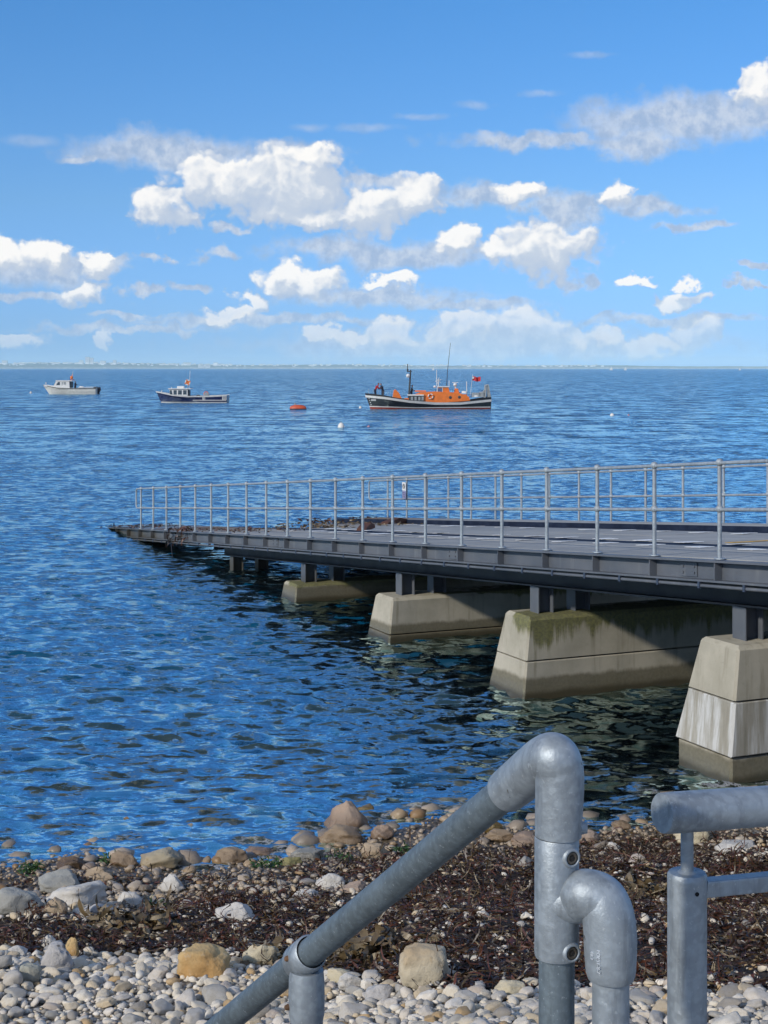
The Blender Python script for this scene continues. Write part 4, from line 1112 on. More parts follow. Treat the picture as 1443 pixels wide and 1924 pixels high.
GLASS = plain('cabin_glass', (0.06, 0.08, 0.10), 0.08, var=0.3)
GLASSB = plain('bluish_glass', (0.10, 0.16, 0.30), 0.1, var=0.3)
SKIN = plain('skin', (0.45, 0.26, 0.18), 0.6, var=0.1)
DARKC = plain('dark_cloth', (0.012, 0.014, 0.030), 0.8, var=0.3)

class Hull:
    """local x from bow (0) to stern (L), y across (camera side negative), z up from the waterline"""
    def __init__(s, L, B, sheer, draft, bow=0.55, stern=0.75, flare=0.75, rake=0.0):
        s.L, s.B, s.sh, s.dr, s.bow, s.stern, s.flare, s.rake = L, B, sheer, draft, bow, stern, flare, rake
    def sheer(s, t): return float(np.interp(t, [a for a, _ in s.sh], [b for _, b in s.sh]))
    def beam(s, t):
        f = min(1.0, (max(t, 0.0) / s.bow)) ; f = math.sin(f * math.pi / 2) ** 0.8
        a = 1.0 if t < s.stern_start() else 1 - (1 - s.stern) * ((t - s.stern_start()) / (1 - s.stern_start())) ** 2
        return s.B / 2 * max(f, 0.015) * a
    def stern_start(s): return 0.6
    def half(s, t, z):
        zs = s.sheer(t); u_ = (z + s.dr) / (zs + s.dr)
        return s.beam(t) * max(0.0, min(1.15, u_)) ** (0.25 + s.flare * max(0, 1 - t * 1.5) ** 1.4)
    def x(s, t, z): return s.L * t + s.rake * (1 - t) ** 6 * (s.sheer(0) - z)
    def mesh(s, mat, parent, name='hull', nt=40, nz=9):
        m_ = MB(); P = []
        for i in range(nt + 1):
            t = i / nt; zs = s.sheer(t); row = []
            for sgn in (-1, 1):
                zz = np.linspace(zs, -s.dr, nz); zz = zz if sgn < 0 else zz[::-1]
                row += [(s.x(t, z), sgn * s.half(t, z), z) for z in zz]
            P += row
        n = 2 * nz; f = [(i * n + k_, i * n + k_ + 1, (i + 1) * n + k_ + 1, (i + 1) * n + k_) for i in range(nt) for k_ in range(n - 1)]
        m_.add(P, f, True)
        m_.f.append(tuple(nt * n + k_ for k_ in range(n))); m_.sm.append(False)
        m_.f.append(tuple(range(n))[::-1]); m_.sm.append(False)
        # deck
        dk = [(s.x(i / nt, s.sheer(i / nt)), sg * s.half(i / nt, s.sheer(i / nt)) * 0.98, s.sheer(i / nt) - s.inset) for i in range(nt + 1) for sg in (-1, 1)]
        m_.add(dk, [(2 * i, 2 * i + 1, 2 * i + 3, 2 * i + 2) for i in range(nt)])
        return m_.build(name, mat, parent)
    inset = 0.25
    def strip(s, za, zb, off, mat, parent, name, t0=0.0, t1=1.0, nt=40):
        """a band laid along both sides between two heights given over t"""
        m_ = MB()
        for sgn in (-1, 1):
            P = []
            for i in range(nt + 1):
                t = t0 + (t1 - t0) * i / nt; a, b = za(t), zb(t)
                for z, o_ in ((a, 0.0), (a, off), (b, off), (b, 0.0)): P.append((s.x(t, z) - (off if t < 0.02 else 0), sgn * (s.half(t, z) + o_), z))
            m_.add(P, [(4 * i + k_, 4 * i + (k_ + 1) % 4, 4 * i + 4 + (k_ + 1) % 4, 4 * i + 4 + k_) for i in range(nt) for k_ in range(4)])
        return m_.build(name, mat, parent)

def person(label, loc, rz, top, legs, pose=0.0, parent_scale=1.0, lean=0.0, sit=0.0):
    """standing figure: one skinned body; hair and clothes by material zones of their own"""
    root = thing('person', label, 'person', loc, rz)
    j = {'pelvis': (0, 0, 0.95 - sit), 'chest': (0, -0.06 - lean * 0.5, 1.32 - sit), 'neck': (0, -0.05 - lean, 1.50 - sit), 'head': (0, -0.08 - lean, 1.66 - sit), 'crown': (0, -0.07 - lean, 1.74 - sit)}
    def sk(name, chain, mat):
        me = bpy.data.meshes.new(name); V, Ed, Rr = [], [], []
        for c_ in chain:
            prev = None
            for (p, r_) in c_:
                k_ = next((i for i, q in enumerate(V) if (Vector(q) - Vector(p)).length < 1e-4), None)
                if k_ is None: V.append(p); Rr.append(r_); k_ = len(V) - 1
                if prev is not None and prev != k_: Ed.append((prev, k_))
                prev = k_
        me.from_pydata(V, Ed, []); o = link(bpy.data.objects.new(name, me))
        o.modifiers.new('skin', 'SKIN'); sv = me.skin_vertices[0].data
        for i, r_ in enumerate(Rr): sv[i].radius = (r_, r_ * 0.85)
        sv[0].use_root = True
        o.modifiers.new('sub', 'SUBSURF').levels = 1; o.modifiers['sub'].render_levels = 1
        dg = bpy.context.evaluated_depsgraph_get(); m2 = bpy.data.meshes.new_from_object(o.evaluated_get(dg))
        bpy.data.objects.remove(o); m2.materials.clear(); m2.materials.append(mat)
        m2.polygons.foreach_set('use_smooth', np.ones(len(m2.polygons), bool))
        return link(bpy.data.objects.new(name, m2), root)
    pv, ch, nk, hd, cr = (j[k_] for k_ in ('pelvis', 'chest', 'neck', 'head', 'crown'))
    arms = []
    for sx in (-1, 1):
        sh_ = (0.19 * sx, ch[1] + 0.02, ch[2] + 0.10); el_ = (0.25 * sx, ch[1] - 0.10 - 0.15 * pose, ch[2] - 0.16); ha = (0.20 * sx, ch[1] - 0.30 - 0.1 * pose, ch[2] - 0.22 + 0.12 * pose); fi = (0.17 * sx, ha[1] - 0.09, ha[2])
        arms.append([(ch, 0.17), (sh_, 0.085), (el_, 0.062), (ha, 0.042), (fi, 0.030)])
    lg = []
    for sx in (-1, 1):
        lg.append([(pv, 0.15), ((0.10 * sx, 0, pv[2] - 0.08), 0.11), ((0.11 * sx, -0.03, pv[2] * 0.52), 0.078), ((0.11 * sx, 0.02, 0.10), 0.052), ((0.115 * sx, -0.12, 0.045), 0.045)])
    sk('body', [[(pv, 0.15), (ch, 0.17), (nk, 0.062), (hd, 0.10), (cr, 0.075)]] + arms + lg, top)
    h_ = MB(); h_.lathe([(0.0, -0.12), (0.06, -0.105), (0.088, -0.03), (0.092, 0.03), (0.075, 0.085), (0.0, 0.115)], 12, Matrix.Translation((hd[0], hd[1] - 0.02, hd[2] + 0.02))); h_.build('head', SKIN, root)
    h2 = MB(); h2.lathe([(0.099, 0.0), (0.100, 0.04), (0.083, 0.095), (0.0, 0.125)], 12, Matrix.Translation((hd[0], hd[1] + 0.005, hd[2] + 0.02))); h2.build('hair', DARKC, root)
    tr = MB()
    for sx in (-1, 1): tr.tube([(0.06 * sx, 0, pv[2] + 0.06), (0.10 * sx, 0, pv[2] - 0.10), (0.11 * sx, -0.03, pv[2] * 0.52), (0.11 * sx, 0.02, 0.09)], [0.15, 0.13, 0.098, 0.078], 10)
    tr.build('trousers', legs, root)
    return root

def lifering(parent, c, R_, axis='y', r_=0.07, mat=None):
    o = MB().torus(c, R_, r_, axis, 20, 8).build('lifebuoy', mat or WHITE, parent)
    for k_ in range(4):
        a = k_ * math.pi / 2 + 0.4; d_ = R_
        p = Vector(c) + Vector((math.cos(a) * d_, 0, math.sin(a) * d_))
        MB().box((-r_ * 1.15, -r_ * 1.15, -r_ * 1.15), (r_ * 1.15, r_ * 1.15, r_ * 1.15), Matrix.Translation(p)).build('band', ORANGE, o, bevel=r_ * 0.4)
    return o

# --- the old lifeboat
LY = CAMZ * F / (768 - HY); LK = LY / F                     # metres per photo pixel at the lifeboat
lb = thing('lifeboat', 'black-hulled lifeboat with bright orange cabin and white rubbing strake', 'boat', ((685.5 - HX) * LK, LY, 0.0), R(1.5))
def lx(px): return (px - 685.5) * LK
def lz(py): return (768 - py) * LK
hl = Hull(14.75, 3.9, [(0, lz(738.5)), (0.10, lz(741)), (0.25, lz(747)), (0.42, lz(753)), (0.6, lz(756)), (0.8, lz(753)), (0.93, lz(747.5)), (1.0, lz(745.5))], 0.7, 0.45, 0.7, 0.8, 0.35)
hl.inset = 0.12
hull = hl.mesh(BLACK, lb)
stz = lambda t: float(np.interp(t, [0, 0.15, 0.35, 0.55, 0.75, 1.0], [lz(744.5), lz(747.5), lz(754), lz(757.5), lz(757.6), lz(752)]))
hl.strip(lambda t: stz(t) - 0.14, lambda t: stz(t) + 0.13, 0.07, WHITE, hull, 'rubbing_strake')
hl.strip(lambda t: -0.35, lambda t: float(np.interp(t, [0, 0.4, 1], [0.20, 0.08, 0.14])), 0.015, REDP, hull, 'boot_topping', 0.0, 0.995)
hl.strip(lambda t: float(np.interp(t, [0, 0.4, 1], [0.22, 0.10, 0.16])), lambda t: float(np.interp(t, [0, 0.4, 1], [0.34, 0.20, 0.28])), 0.018, WHITE, hull, 'waterline_stripe', 0.0, 0.995)
for k_ in range(4):      # depth marks at the stem
    z = 0.45 + k_ * 0.24; MB().box((hl.x(0.02, z) - 0.05, -hl.half(0.02, z) - 0.03, z), (hl.x(0.02, z) + 0.30, -hl.half(0.02, z) - 0.01, z + 0.09)).build('draught_mark', WHITE, hull)
for k_ in range(5):      # hull number, too small to read
    t = 0.05 + k_ * 0.008; z = lz(751.5); MB().box((hl.L * t, -hl.half(t, z) - 0.05, z - 0.10), (hl.L * t + 0.07, -hl.half(t, z) - 0.02, z + 0.10)).build('hull_number', WHITE, hull)
def lbox(name, x0, x1, y0, y1, w, mat, parent=lb, taper=0.0, bevel=0.05, yc=0.0):
    a, b = lx(x0), lx(x1); za, zb = lz(y0), lz(y1); t_ = taper * (zb - za)
    m_ = MB(); m_.add([(a, yc - w, za), (b, yc - w, za), (b, yc + w, za), (a, yc + w, za), (a + t_, yc - w + t_ * 0.5, zb), (b - t_, yc - w + t_ * 0.5, zb), (b - t_, yc + w - t_ * 0.5, zb), (a + t_, yc + w - t_ * 0.5, zb)],
                      [(0, 1, 2, 3), (4, 5, 6, 7), (0, 1, 5, 4), (1, 2, 6, 5), (2, 3, 7, 6), (3, 0, 4, 7)])
    return m_.build(name, mat, parent, bevel=bevel)
def lprism(name, pts, w, mat, parent=lb, bevel=0.04): 
    return MB().prism([(lx(a), lz(b)) for a, b in pts], -w, w).build(name, mat, parent, bevel=bevel)
lprism('foredeck_vent', [(736, 753), (757, 753), (749.5, 738), (743, 731.5), (740, 733)], 0.5, ORANGE)
lbox('forward_cabin', 758, 778, 756, 748, 1.0, ORANGE, taper=0.3)
cab = lprism('cabin', [(776, 757), (884, 757), (880, 745), (862, 738), (846, 737), (820, 735.5), (790, 737), (780, 741)], 1.15, ORANGE)
lprism('liferaft_locker', [(767.5, 754), (795, 754), (795, 743), (767.5, 743)], 1.35, DGREY)
lbox('locker_lid', 766.5, 795.5, 743, 741, 1.40, WHITE, bevel=0.02)
for xa in (771, 778, 785, 791): lbox('locker_window', xa, xa + 4, 752, 745, 1.37, GREYP, bevel=0.01)
wh = lprism('wheelhouse', [(817, 756), (848, 756), (845, 740), (842, 727.5), (823.5, 727.5)], 0.95, ORANGE)
MB().box((lx(822), -1.05, lz(727.4)), (lx(844), 1.05, lz(725.6))).build('roof', WHITE, wh, bevel=0.02)
MB().box((lx(821.5), -0.99, lz(748)), (lx(830), -0.94, lz(729))).build('window', GLASSB, wh)
MB().box((lx(820), -1.0, lz(749)), (lx(821.4), -0.93, lz(727.5))).build('window_frame', WHITE, wh); MB().box((lx(830.1), -1.0, lz(749)), (lx(831), -0.93, lz(727.5))).build('window_frame', WHITE, wh)
MB().box((lx(818.5), -0.7, lz(744)), (lx(818.8), 0.7, lz(731))).build('windscreen', GLASS, wh)
lbox('aft_cabin', 838, 878, 756, 741, 1.05, ORANGE, taper=0.12)
lprism('funnel', [(852, 742), (864, 742), (860.5, 730), (854.5, 730)], 0.4, ORANGE)
for (xa, ya) in ((845, 746.5), (862, 746)): MB().lathe([(0.0, 0.02), (0.16, 0.02), (0.18, 0.0)], 14, Matrix.Translation((lx(xa), -1.17, lz(ya))) @ Matrix.Rotation(R(90), 4, 'X')).build('porthole', DGREY, lb)
lbox('handrail_box', 780, 800, 736, 733.5, 0.5, ORANGE)
lifering(lb, (lx(808), -1.24, lz(744.5)), 0.27)
mast = MB().tube([(lx(768), 0, lz(756)), (lx(769.5), 0, lz(730)), (lx(771.5), 0, lz(695))], [0.13, 0.12, 0.08], 10).build('mast', DGREY, lb)
MB().box((lx(765), -0.05, lz(698.6)), (lx(774), 0.05, lz(697))).build('crosstree', DGREY, mast); MB().box((lx(764.5), -0.06, lz(699)), (lx(767.5), 0.06, lz(693))).build('mast_light', DGREY, mast)
MB().tube([(lx(766), 0, lz(698)), (lx(765.8), 0, lz(684))], 0.05, 8).build('mast_pole', DGREY, mast)
MB().lathe([(0.0, -0.1), (0.21, -0.06), (0.23, 0.0), (0.21, 0.06), (0.0, 0.1)], 16, Matrix.Translation((lx(766.6), -0.2, lz(706))) @ Matrix.Rotation(R(90), 4, 'X')).build('searchlight', WHITE, mast)
MB().tube([(lx(821), 0, lz(726)), (lx(820.5), 0, lz(695))], 0.035, 8).build('aerial', WHITE, lb)
for k_ in range(6):
    a = k_ * math.pi / 3 + 0.3; c_ = Vector((lx(824), 0.1, lz(715)))
    MB().tube([c_, c_ + Vector((math.cos(a) * 0.36, 0.15, math.sin(a) * 0.36))], 0.04, 6).build('direction_finder_arm', WHITE, lb)
MB().tube([(lx(824), 0.1, lz(726)), (lx(824), 0.1, lz(714))], 0.05, 8).build('direction_finder_post', WHITE, lb)
MB().tube([(lx(839.5), 0.2, lz(727)), (lx(841), 0.2, lz(700)), (lx(847), 0.2, lz(644))], [0.045, 0.035, 0.022], 8).build('whip_aerial', DGREY, lb)
MB().tube([(lx(843.5), -0.4, lz(727)), (lx(843.5), -0.4, lz(715))], 0.04, 8).build('aerial', WHITE, lb)
MB().lathe([(0.0, -0.2), (0.16, -0.17), (0.24, 0.0), (0.16, 0.17), (0.0, 0.2)], 14, Matrix.Translation((lx(855.5), 0, lz(723)))).build('radome', WHITE, lb)
MB().tube([(lx(856), 0, lz(731)), (lx(856), 0, lz(724))], 0.07, 8).build('radome_post', WHITE, lb); MB().box((lx(850), -0.06, lz(719.2)), (lx(861), 0.06, lz(718.2))).build('radar_scanner', WHITE, lb)
MB().lathe([(0.0, -0.12), (0.13, -0.1), (0.16, 0.0), (0.12, 0.12), (0.0, 0.15)], 12, Matrix.Translation((lx(816.5), -0.5, lz(726.5)))).build('lamp', WHITE, lb)
lbox('white_locker', 868, 876, 739, 734.5, 0.45, WHITE, bevel=0.12)
MB().tube([(lx(877.5), 0, lz(745)), (lx(877), 0, lz(717))], 0.05, 8).build('stern_pole', WHITE, lb)
staff = MB().tube([(lx(884), 0.3, lz(748)), (lx(889), 0.3, lz(703.5))], 0.022, 8).build('flagstaff', WHITE, lb)
m_ = MB(); nx, nz = 12, 5
P = [(lx(887.8) + i / nx * 1.0, 0.3 + 0.10 * math.sin(i * 0.9), lz(715.5) + k_ / nz * 0.52 - 0.10 * i / nx + 0.05 * math.sin(i * 0.7)) for i in range(nx + 1) for k_ in range(nz + 1)]
m_.add(P, [(i * (nz + 1) + k_, (i + 1) * (nz + 1) + k_, (i + 1) * (nz + 1) + k_ + 1, i * (nz + 1) + k_ + 1) for i in range(nx) for k_ in range(nz)], True); fl = m_.build('ensign', RED, lb)
MB().box((lx(888), 0.27, lz(711.5)), (lx(891.5), 0.29, lz(708))).build('canton', WHITE, fl)
for (xa, xb, ya, yb) in ((887, 901, 746, 738), (902, 909, 746, 736)): lbox('deck_gear', xa, xb, ya, yb, 0.7, GREYP, bevel=0.08)
lbox('white_tank', 891, 897, 745.5, 742, 0.75, WHITE, bevel=0.05)
for sgn in (-0.75, 0.75):
    fr_ = MB(); fr_.tube([(lx(911), sgn, lz(748)), (lx(913), sgn, lz(724)), (lx(917), sgn, lz(723)), (lx(922), sgn, lz(754))], 0.085, 8); fr_.build('stern_gantry', GREYP, lb)
MB().tube([(lx(914), -0.75, lz(724)), (lx(914), 0.75, lz(724))], 0.08, 8).build('stern_gantry', GREYP, lb); MB().box((lx(916), -0.7, lz(752)), (lx(919), 0.7, lz(726))).build('gantry_panel', GREYP, lb)
MB().tube([(lx(905), -0.6, lz(738)), (lx(912), -0.6, lz(731))], 0.07, 8).build('gantry_stay', GREYP, lb)
for t in np.linspace(0.03, 0.22, 6):      # guard rail stanchions along the bow
    MB().tube([(hl.L * t, -hl.half(t, hl.sheer(t)) + 0.08, hl.sheer(t) - 0.05), (hl.L * t, -hl.half(t, hl.sheer(t)) + 0.08, hl.sheer(t) + 0.55)], 0.018, 6).build('stanchion', GREYP, lb)
LM = Matrix.Translation(lb.location) @ Matrix.Rotation(R(1.5), 4, 'Z')
def lp(px, y, zdeck): return tuple(LM @ Vector((lx(px), y, zdeck)))
person('person in red jacket bending over the bow of the lifeboat', lp(705, 0.2, lz(748)), R(80), RED, DARKC, 0.8, lean=0.32)
person('person in dark clothes standing on the lifeboat foredeck', lp(719.5, 0.1, lz(749)), R(-60), DARKC, DARKC, 0.5, lean=0.2)
person('person in dark jacket standing at the lifeboat mast', lp(773.5, 0.3, lz(752)), R(90), DARKC, DARKC, 0.3)

# --- small navy fishing boat
NY = CAMZ * F / (756.5 - HY); NK = NY / F
nb = thing('fishing_boat', 'navy blue fishing boat with white wheelhouse and lifebuoy on its roof', 'boat', ((293.5 - HX) * NK, NY, 0), R(-2))
nx_ = lambda px: (px - 293.5) * NK
nz_ = lambda py: (756.5 - py) * NK
hn = Hull(10.0, 3.1, [(0, nz_(735.5)), (0.1, nz_(738)), (0.25, nz_(742)), (0.45, nz_(744)), (0.8, nz_(743.5)), (1.0, nz_(742))], 0.6, 0.42, 0.85, 0.8, 0.45)
hn.inset = 0.3
hull = hn.mesh(NAVY, nb)
hn.strip(lambda t: hn.sheer(t) - (0.12 if t < 0.35 else 0.14), lambda t: hn.sheer(t) + 0.04, 0.045, WHITE, hull, 'gunwale')
hn.strip(lambda t: -0.05, lambda t: 0.13, 0.012, WHITE, hull, 'boot_stripe', 0.01, 0.995)
hn.strip(lambda t: nz_(752.3), lambda t: nz_(750.8), 0.03, WHITE, hull, 'side_stripe', 0.53, 0.99)
for (a, b) in ((0.665, 0.685), (0.693, 0.703), (0.935, 0.955), (0.962, 0.972), (0.98, 0.995)):
    hn.strip(lambda t: nz_(751), lambda t: hn.sheer(t) - 0.1, 0.02, WHITE, hull, 'hull_panel', a, b, 4)
def nprism(name, pts, w, mat, parent=nb, bevel=0.03): return MB().prism([(nx_(a), nz_(b)) for a, b in pts], -w, w).build(name, mat, parent, bevel=bevel)
wh = nprism('wheelhouse', [(322, 746), (355, 746), (355, 731), (320.5, 731)], 0.95, WHITE)
nprism('roof', [(318.5, 731), (361, 731), (361, 729.6), (318.5, 729.6)], 1.1, WHITE, wh)
for (a, b, c_, d_) in ((328.5, 334.5, 741, 733), (337, 344, 741, 733), (346.5, 353, 741, 733)):
    MB().box((nx_(a), -0.975, nz_(c_)), (nx_(b), -0.94, nz_(d_))).build('window', GLASS, wh)
MB().prism([(nx_(321.5), nz_(741)), (nx_(326.5), nz_(741)), (nx_(325), nz_(733)), (nx_(321.2), nz_(733))], -0.975, -0.94).build('window', GLASS, wh)
MB().box((nx_(355.05), -0.6, nz_(744)), (nx_(357), 0.6, nz_(733))).build('doorway', DGREY, wh)
nprism('roof_box', [(334, 729.6), (347, 729.6), (347, 725.5), (334, 725.5)], 0.5, WHITE)
lifering(nb, (nx_(353.5), -0.25, nz_(718.5)), 0.31, r_=0.085); MB().tube([(nx_(353.5), -0.15, nz_(730)), (nx_(353.5), -0.15, nz_(711))], 0.03, 8).build('lifebuoy_post', GREYP, nb)
MB().lathe([(0.0, 0.02), (0.22, 0.02), (0.24, -0.02), (0.0, -0.03)], 16, Matrix.Translation((nx_(353.5), -0.2, nz_(718.5))) @ Matrix.Rotation(R(90), 4, 'X')).build('orange_float', ORANGE, nb)
MB().tube([(nx_(355.5), 0.2, nz_(730)), (nx_(357), 0.2, nz_(697))], 0.025, 8).build('aerial', WHITE, nb)
MB().tube([(nx_(303.5), 0, nz_(740)), (nx_(304), 0, nz_(733.5))], 0.06, 8).build('bow_post', WHITE, nb); MB().tube([(nx_(323.5), -0.5, nz_(730)), (nx_(323.5), -0.5, nz_(727))], 0.05, 8).build('nav_light', WHITE, nb)
hp = nprism('pot_hauler', [(383, 746), (394, 746), (393, 739), (389, 737.5), (385, 739)], 0.35, GREYP); nprism('engine_box', [(370, 746), (376, 746), (376, 741.5), (370, 741.5)], 0.35, DGREY)
MB().torus((nx_(388), -0.2, nz_(740)), 0.3, 0.05, 'y').build('hauler_hoop', ORANGE, nb)

# --- small white cabin boat
WY = CAMZ * F / (740.5 - HY); WK = WY / F
wb = thing('cabin_boat', 'small white cabin cruiser with dark outboard moored at the far left', 'boat', ((80.5 - HX) * WK, WY, 0), R(-2))
wx = lambda px: (px - 80.5) * WK
wz = lambda py: (740.5 - py) * WK
hw_ = Hull(10.2, 3.3, [(0, wz(723)), (0.12, wz(725)), (0.3, wz(728)), (0.6, wz(729)), (1.0, wz(728.5))], 0.6, 0.4, 0.85, 0.8, 0.7)
hw_.inset = 0.25
hull = hw_.mesh(OFFW, wb)
hw_.strip(lambda t: hw_.sheer(t) - 0.16, lambda t: hw_.sheer(t) - 0.04, 0.05, DGREY, hull, 'rubbing_strake')
hw_.strip(lambda t: 0.42, lambda t: 0.46, 0.04, GREYP, hull, 'spray_rail', 0.5, 0.98)
def wprism(name, pts, w, mat, parent=wb, bevel=0.04): return MB().prism([(wx(a), wz(b)) for a, b in pts], -w, w).build(name, mat, parent, bevel=bevel)
wprism('foredeck', [(84, 726), (104, 729), (104, 725), (85, 722.5)], 0.7, WHITE)
cb = wprism('cabin', [(102, 729), (134, 729), (133, 715.8), (108, 715.8)], 1.05, WHITE)
wprism('roof', [(107, 715.8), (139, 716.2), (139, 714.8), (108, 714.4)], 1.15, WHITE, cb)
for pts in ([(108.5, 723.5), (115.5, 723.5), (115.5, 717.5), (112, 717.5)], [(119, 722.5), (121, 722.5), (121, 717.5), (119, 717.5)], [(122.5, 722.5), (127, 722.5), (127, 717.5), (122.5, 717.5)]):
    MB().prism([(wx(a), wz(b)) for a, b in pts], -1.08, -1.04).build('window', GLASS if pts[0][0] < 110 else GREYP, cb)
MB().prism([(wx(103.5), wz(723.5)), (wx(107.8), wz(716.5)), (wx(107.2), wz(716.5)), (wx(102.9), wz(723.5))], -0.8, 0.8).build('windscreen', GLASS, cb)
MB().box((wx(133.2), -0.8, wz(728)), (wx(136), 0.8, wz(717))).build('doorway', DGREY, cb)
MB().tube([(wx(136.5), 0, wz(716)), (wx(137.5), 0, wz(697))], 0.025, 8).build('aerial', WHITE, wb)
MB().lathe([(0.0, -0.3), (0.22, -0.26), (0.30, 0.0), (0.2, 0.26), (0.0, 0.32)], 12, Matrix.Translation((wx(135), 0, wz(709.5)))).build('orange_float', ORANGE, wb)
MB().tube([(wx(133.5), 0, wz(715)), (wx(137), 0, wz(702.5))], 0.05, 8).build('float_rack', ORANGE, wb); MB().tube([(wx(131), 0, wz(714)), (wx(140), 0, wz(713.5))], 0.06, 8).build('float_rack', REDP, wb)
MB().lathe([(0.0, -0.16), (0.16, 0.0), (0.0, 0.18)], 12, Matrix.Translation((wx(86.5), 0, wz(720)))).build('bow_fender', WHITE, wb)
ob = wprism('outboard', [(180, 729), (189, 727), (190, 733), (187, 738), (188.5, 741), (184, 741), (182, 736)], 0.3, DARKC, bevel=0.06)
wprism('engine_well', [(178, 735), (184, 735), (183, 727), (178, 727)], 0.9, DGREY)
wprism('stern_rail', [(150, 728.5), (178, 727.2), (178, 726.4), (150, 727.6)], 1.2, WHITE); wprism('deck_box', [(151, 728.5), (157, 728.5), (157, 725.5), (151, 725.5)], 0.5, WHITE)
person('person in dark clothes standing behind the cabin of the white boat', tuple(Matrix.Translation(wb.location) @ Matrix.Rotation(R(-2), 4, 'Z') @ Vector((wx(142.5), -0.3, wz(735)))), R(60), DARKC, DARKC, 0.4)

# --- buoys
def spot(px, py): return atz(px, py, 0.0)
c_ = spot(560, 769.5); K_ = c_.y / F
b_ = thing('mooring_raft', 'long low red-orange mooring float with black foot', 'buoy', tuple(c_))
MB().lathe([(0.0, -0.25), (14.5 * K_, -0.2), (16 * K_, 0.03), (15.6 * K_, 0.14)], 28, Matrix.Scale(0.45, 4, (0, 1, 0))).build('foot', BLACK, b_)
MB().lathe([(15.8 * K_, 0.12), (14.5 * K_, 0.36), (8 * K_, 0.52), (0.0, 0.56)], 28, Matrix.Scale(0.45, 4, (0, 1, 0))).build('float', plain('red_float', (0.55, 0.085, 0.03), 0.5, var=0.2), b_)
MB().tube([(-5.5 * K_, 0, 0.4), (-5.5 * K_, 0, 0.72)], 0.12, 8).build('mooring_ring', GREYP, b_)
def cone_buoy(px, py, r_px, h_px, mat, lab, group=None):
    c_ = spot(px, py); K_ = c_.y / F; o = thing('marker_buoy', lab, 'buoy', tuple(c_), group=group)
    r_, h = r_px * K_, h_px * K_
    MB().lathe([(0.0, -0.2), (r_ * 0.9, -0.12), (r_, 0.06 * h), (r_ * 0.92, 0.35 * h), (r_ * 0.62, 0.75 * h), (r_ * 0.25, 0.97 * h), (0.0, h)], 18).build('float', mat, o)
    MB().torus((0, 0, h * 1.05), r_ * 0.22, r_ * 0.06, 'y', 10, 6).build('ring', DGREY, o)
PINK = plain('faded_pink', (0.42, 0.25, 0.30), 0.5); PALE = plain('pale_float', (0.80, 0.78, 0.72), 0.4, var=0.1)
cone_buoy(641, 803, 6.5, 9, PALE, 'largest pale conical buoy floating in front of the boats')
cone_buoy(677, 767, 2.6, 4.5, PALE, 'little white buoy just off the lifeboat bow')
cone_buoy(692.5, 802.5, 2.6, 3.5, PINK, 'tiny pinkish buoy right of the pale conical one')
cone_buoy(1150, 781, 4.0, 4.5, PALE, 'small whitish buoy alone to the right of the lifeboat')
cone_buoy(1181, 781, 2.0, 3.2, PINK, 'tiny dark float at the far right of the buoys')
cone_buoy(58, 739, 2.2, 3.6, PALE, 'little white buoy just ahead of the white cabin boat')
# --- yachts far off
def yacht(px, py, h_px, lab):
    Y_ = 3600.0; c_ = Vector(((px - HX) * Y_ / F, Y_, 0)); K_ = Y_ / F; o = thing('sailing_yacht', lab, 'yacht', tuple(c_))
    h = h_px * K_
    MB().prism([(-0.42 * h, 0.10 * h), (0.42 * h, 0.10 * h), (0.34 * h, -0.04 * h), (-0.34 * h, -0.04 * h)], -0.08 * h, 0.08 * h).build('hull', WHITE, o)
    MB().prism([(0.02 * h, 0.14 * h), (0.36 * h, 0.14 * h), (0.02 * h, h)], -0.01 * h, 0.01 * h).build('mainsail', WHITE, o)
    MB().prism([(-0.02 * h, 0.85 * h), (-0.40 * h, 0.14 * h), (-0.04 * h, 0.14 * h)], -0.01 * h, 0.01 * h).build('jib', WHITE, o)
yacht(1148.5, 692, 7.5, 'white sailing yacht on the horizon, left one of the close pair')
yacht(1175, 692, 6.5, 'white sailing yacht on the horizon, right one of the close pair')
yacht(766 + 48, 692, 6.0, 'tiny white sail on the horizon above the lifeboat')
yacht(1390, 692, 5.0, 'tiny white sail on the horizon at the far right')
yacht(715 + 10, 726, 8.5, 'small') if False else None

# ------------------------------------------------------------------ far coast with its town
CY = 18000.0; CK = CY / F
prof = [(-900, 9), (-200, 10), (0, 10.5), (80, 11), (170, 11.5), (240, 10.5), (330, 8.5), (420, 7.5), (560, 7), (640, 8), (760, 6.5), (860, 6), (980, 5.5), (1100, 6), (1200, 6), (1300, 5), (1443, 4.5), (1700, 5.5), (2300, 6)]
xs = np.linspace(-900, 2300, 640); rows = []
for j_, (dy_, hf) in enumerate(((0, 0.0), (0, 0.10), (30, 0.45), (90, 0.62), (400, 0.85), (900, 1.0), (2200, 0.8), (3000, 0.0))):
    r_ = []
    for x in xs:
        h = np.interp(x, [a for a, _ in prof], [b for _, b in prof]) * CK
        n = mnoise.noise(Vector((x * 0.013, j_ * 0.7, 0))) * 0.25 + mnoise.noise(Vector((x * 0.06, j_ * 1.3, 5))) * 0.12
        r_.append(((x - HX) * CK, CY + dy_, (h * hf * (1 + n)) if hf else -2.0))
    rows.append(r_)
m_ = MB(); nX = len(xs); m_.add([p for r_ in rows for p in r_], [(j_ * nX + i, j_ * nX + i + 1, (j_ + 1) * nX + i + 1, (j_ + 1) * nX + i) for j_ in range(len(rows) - 1) for i in range(nX - 1)], True)
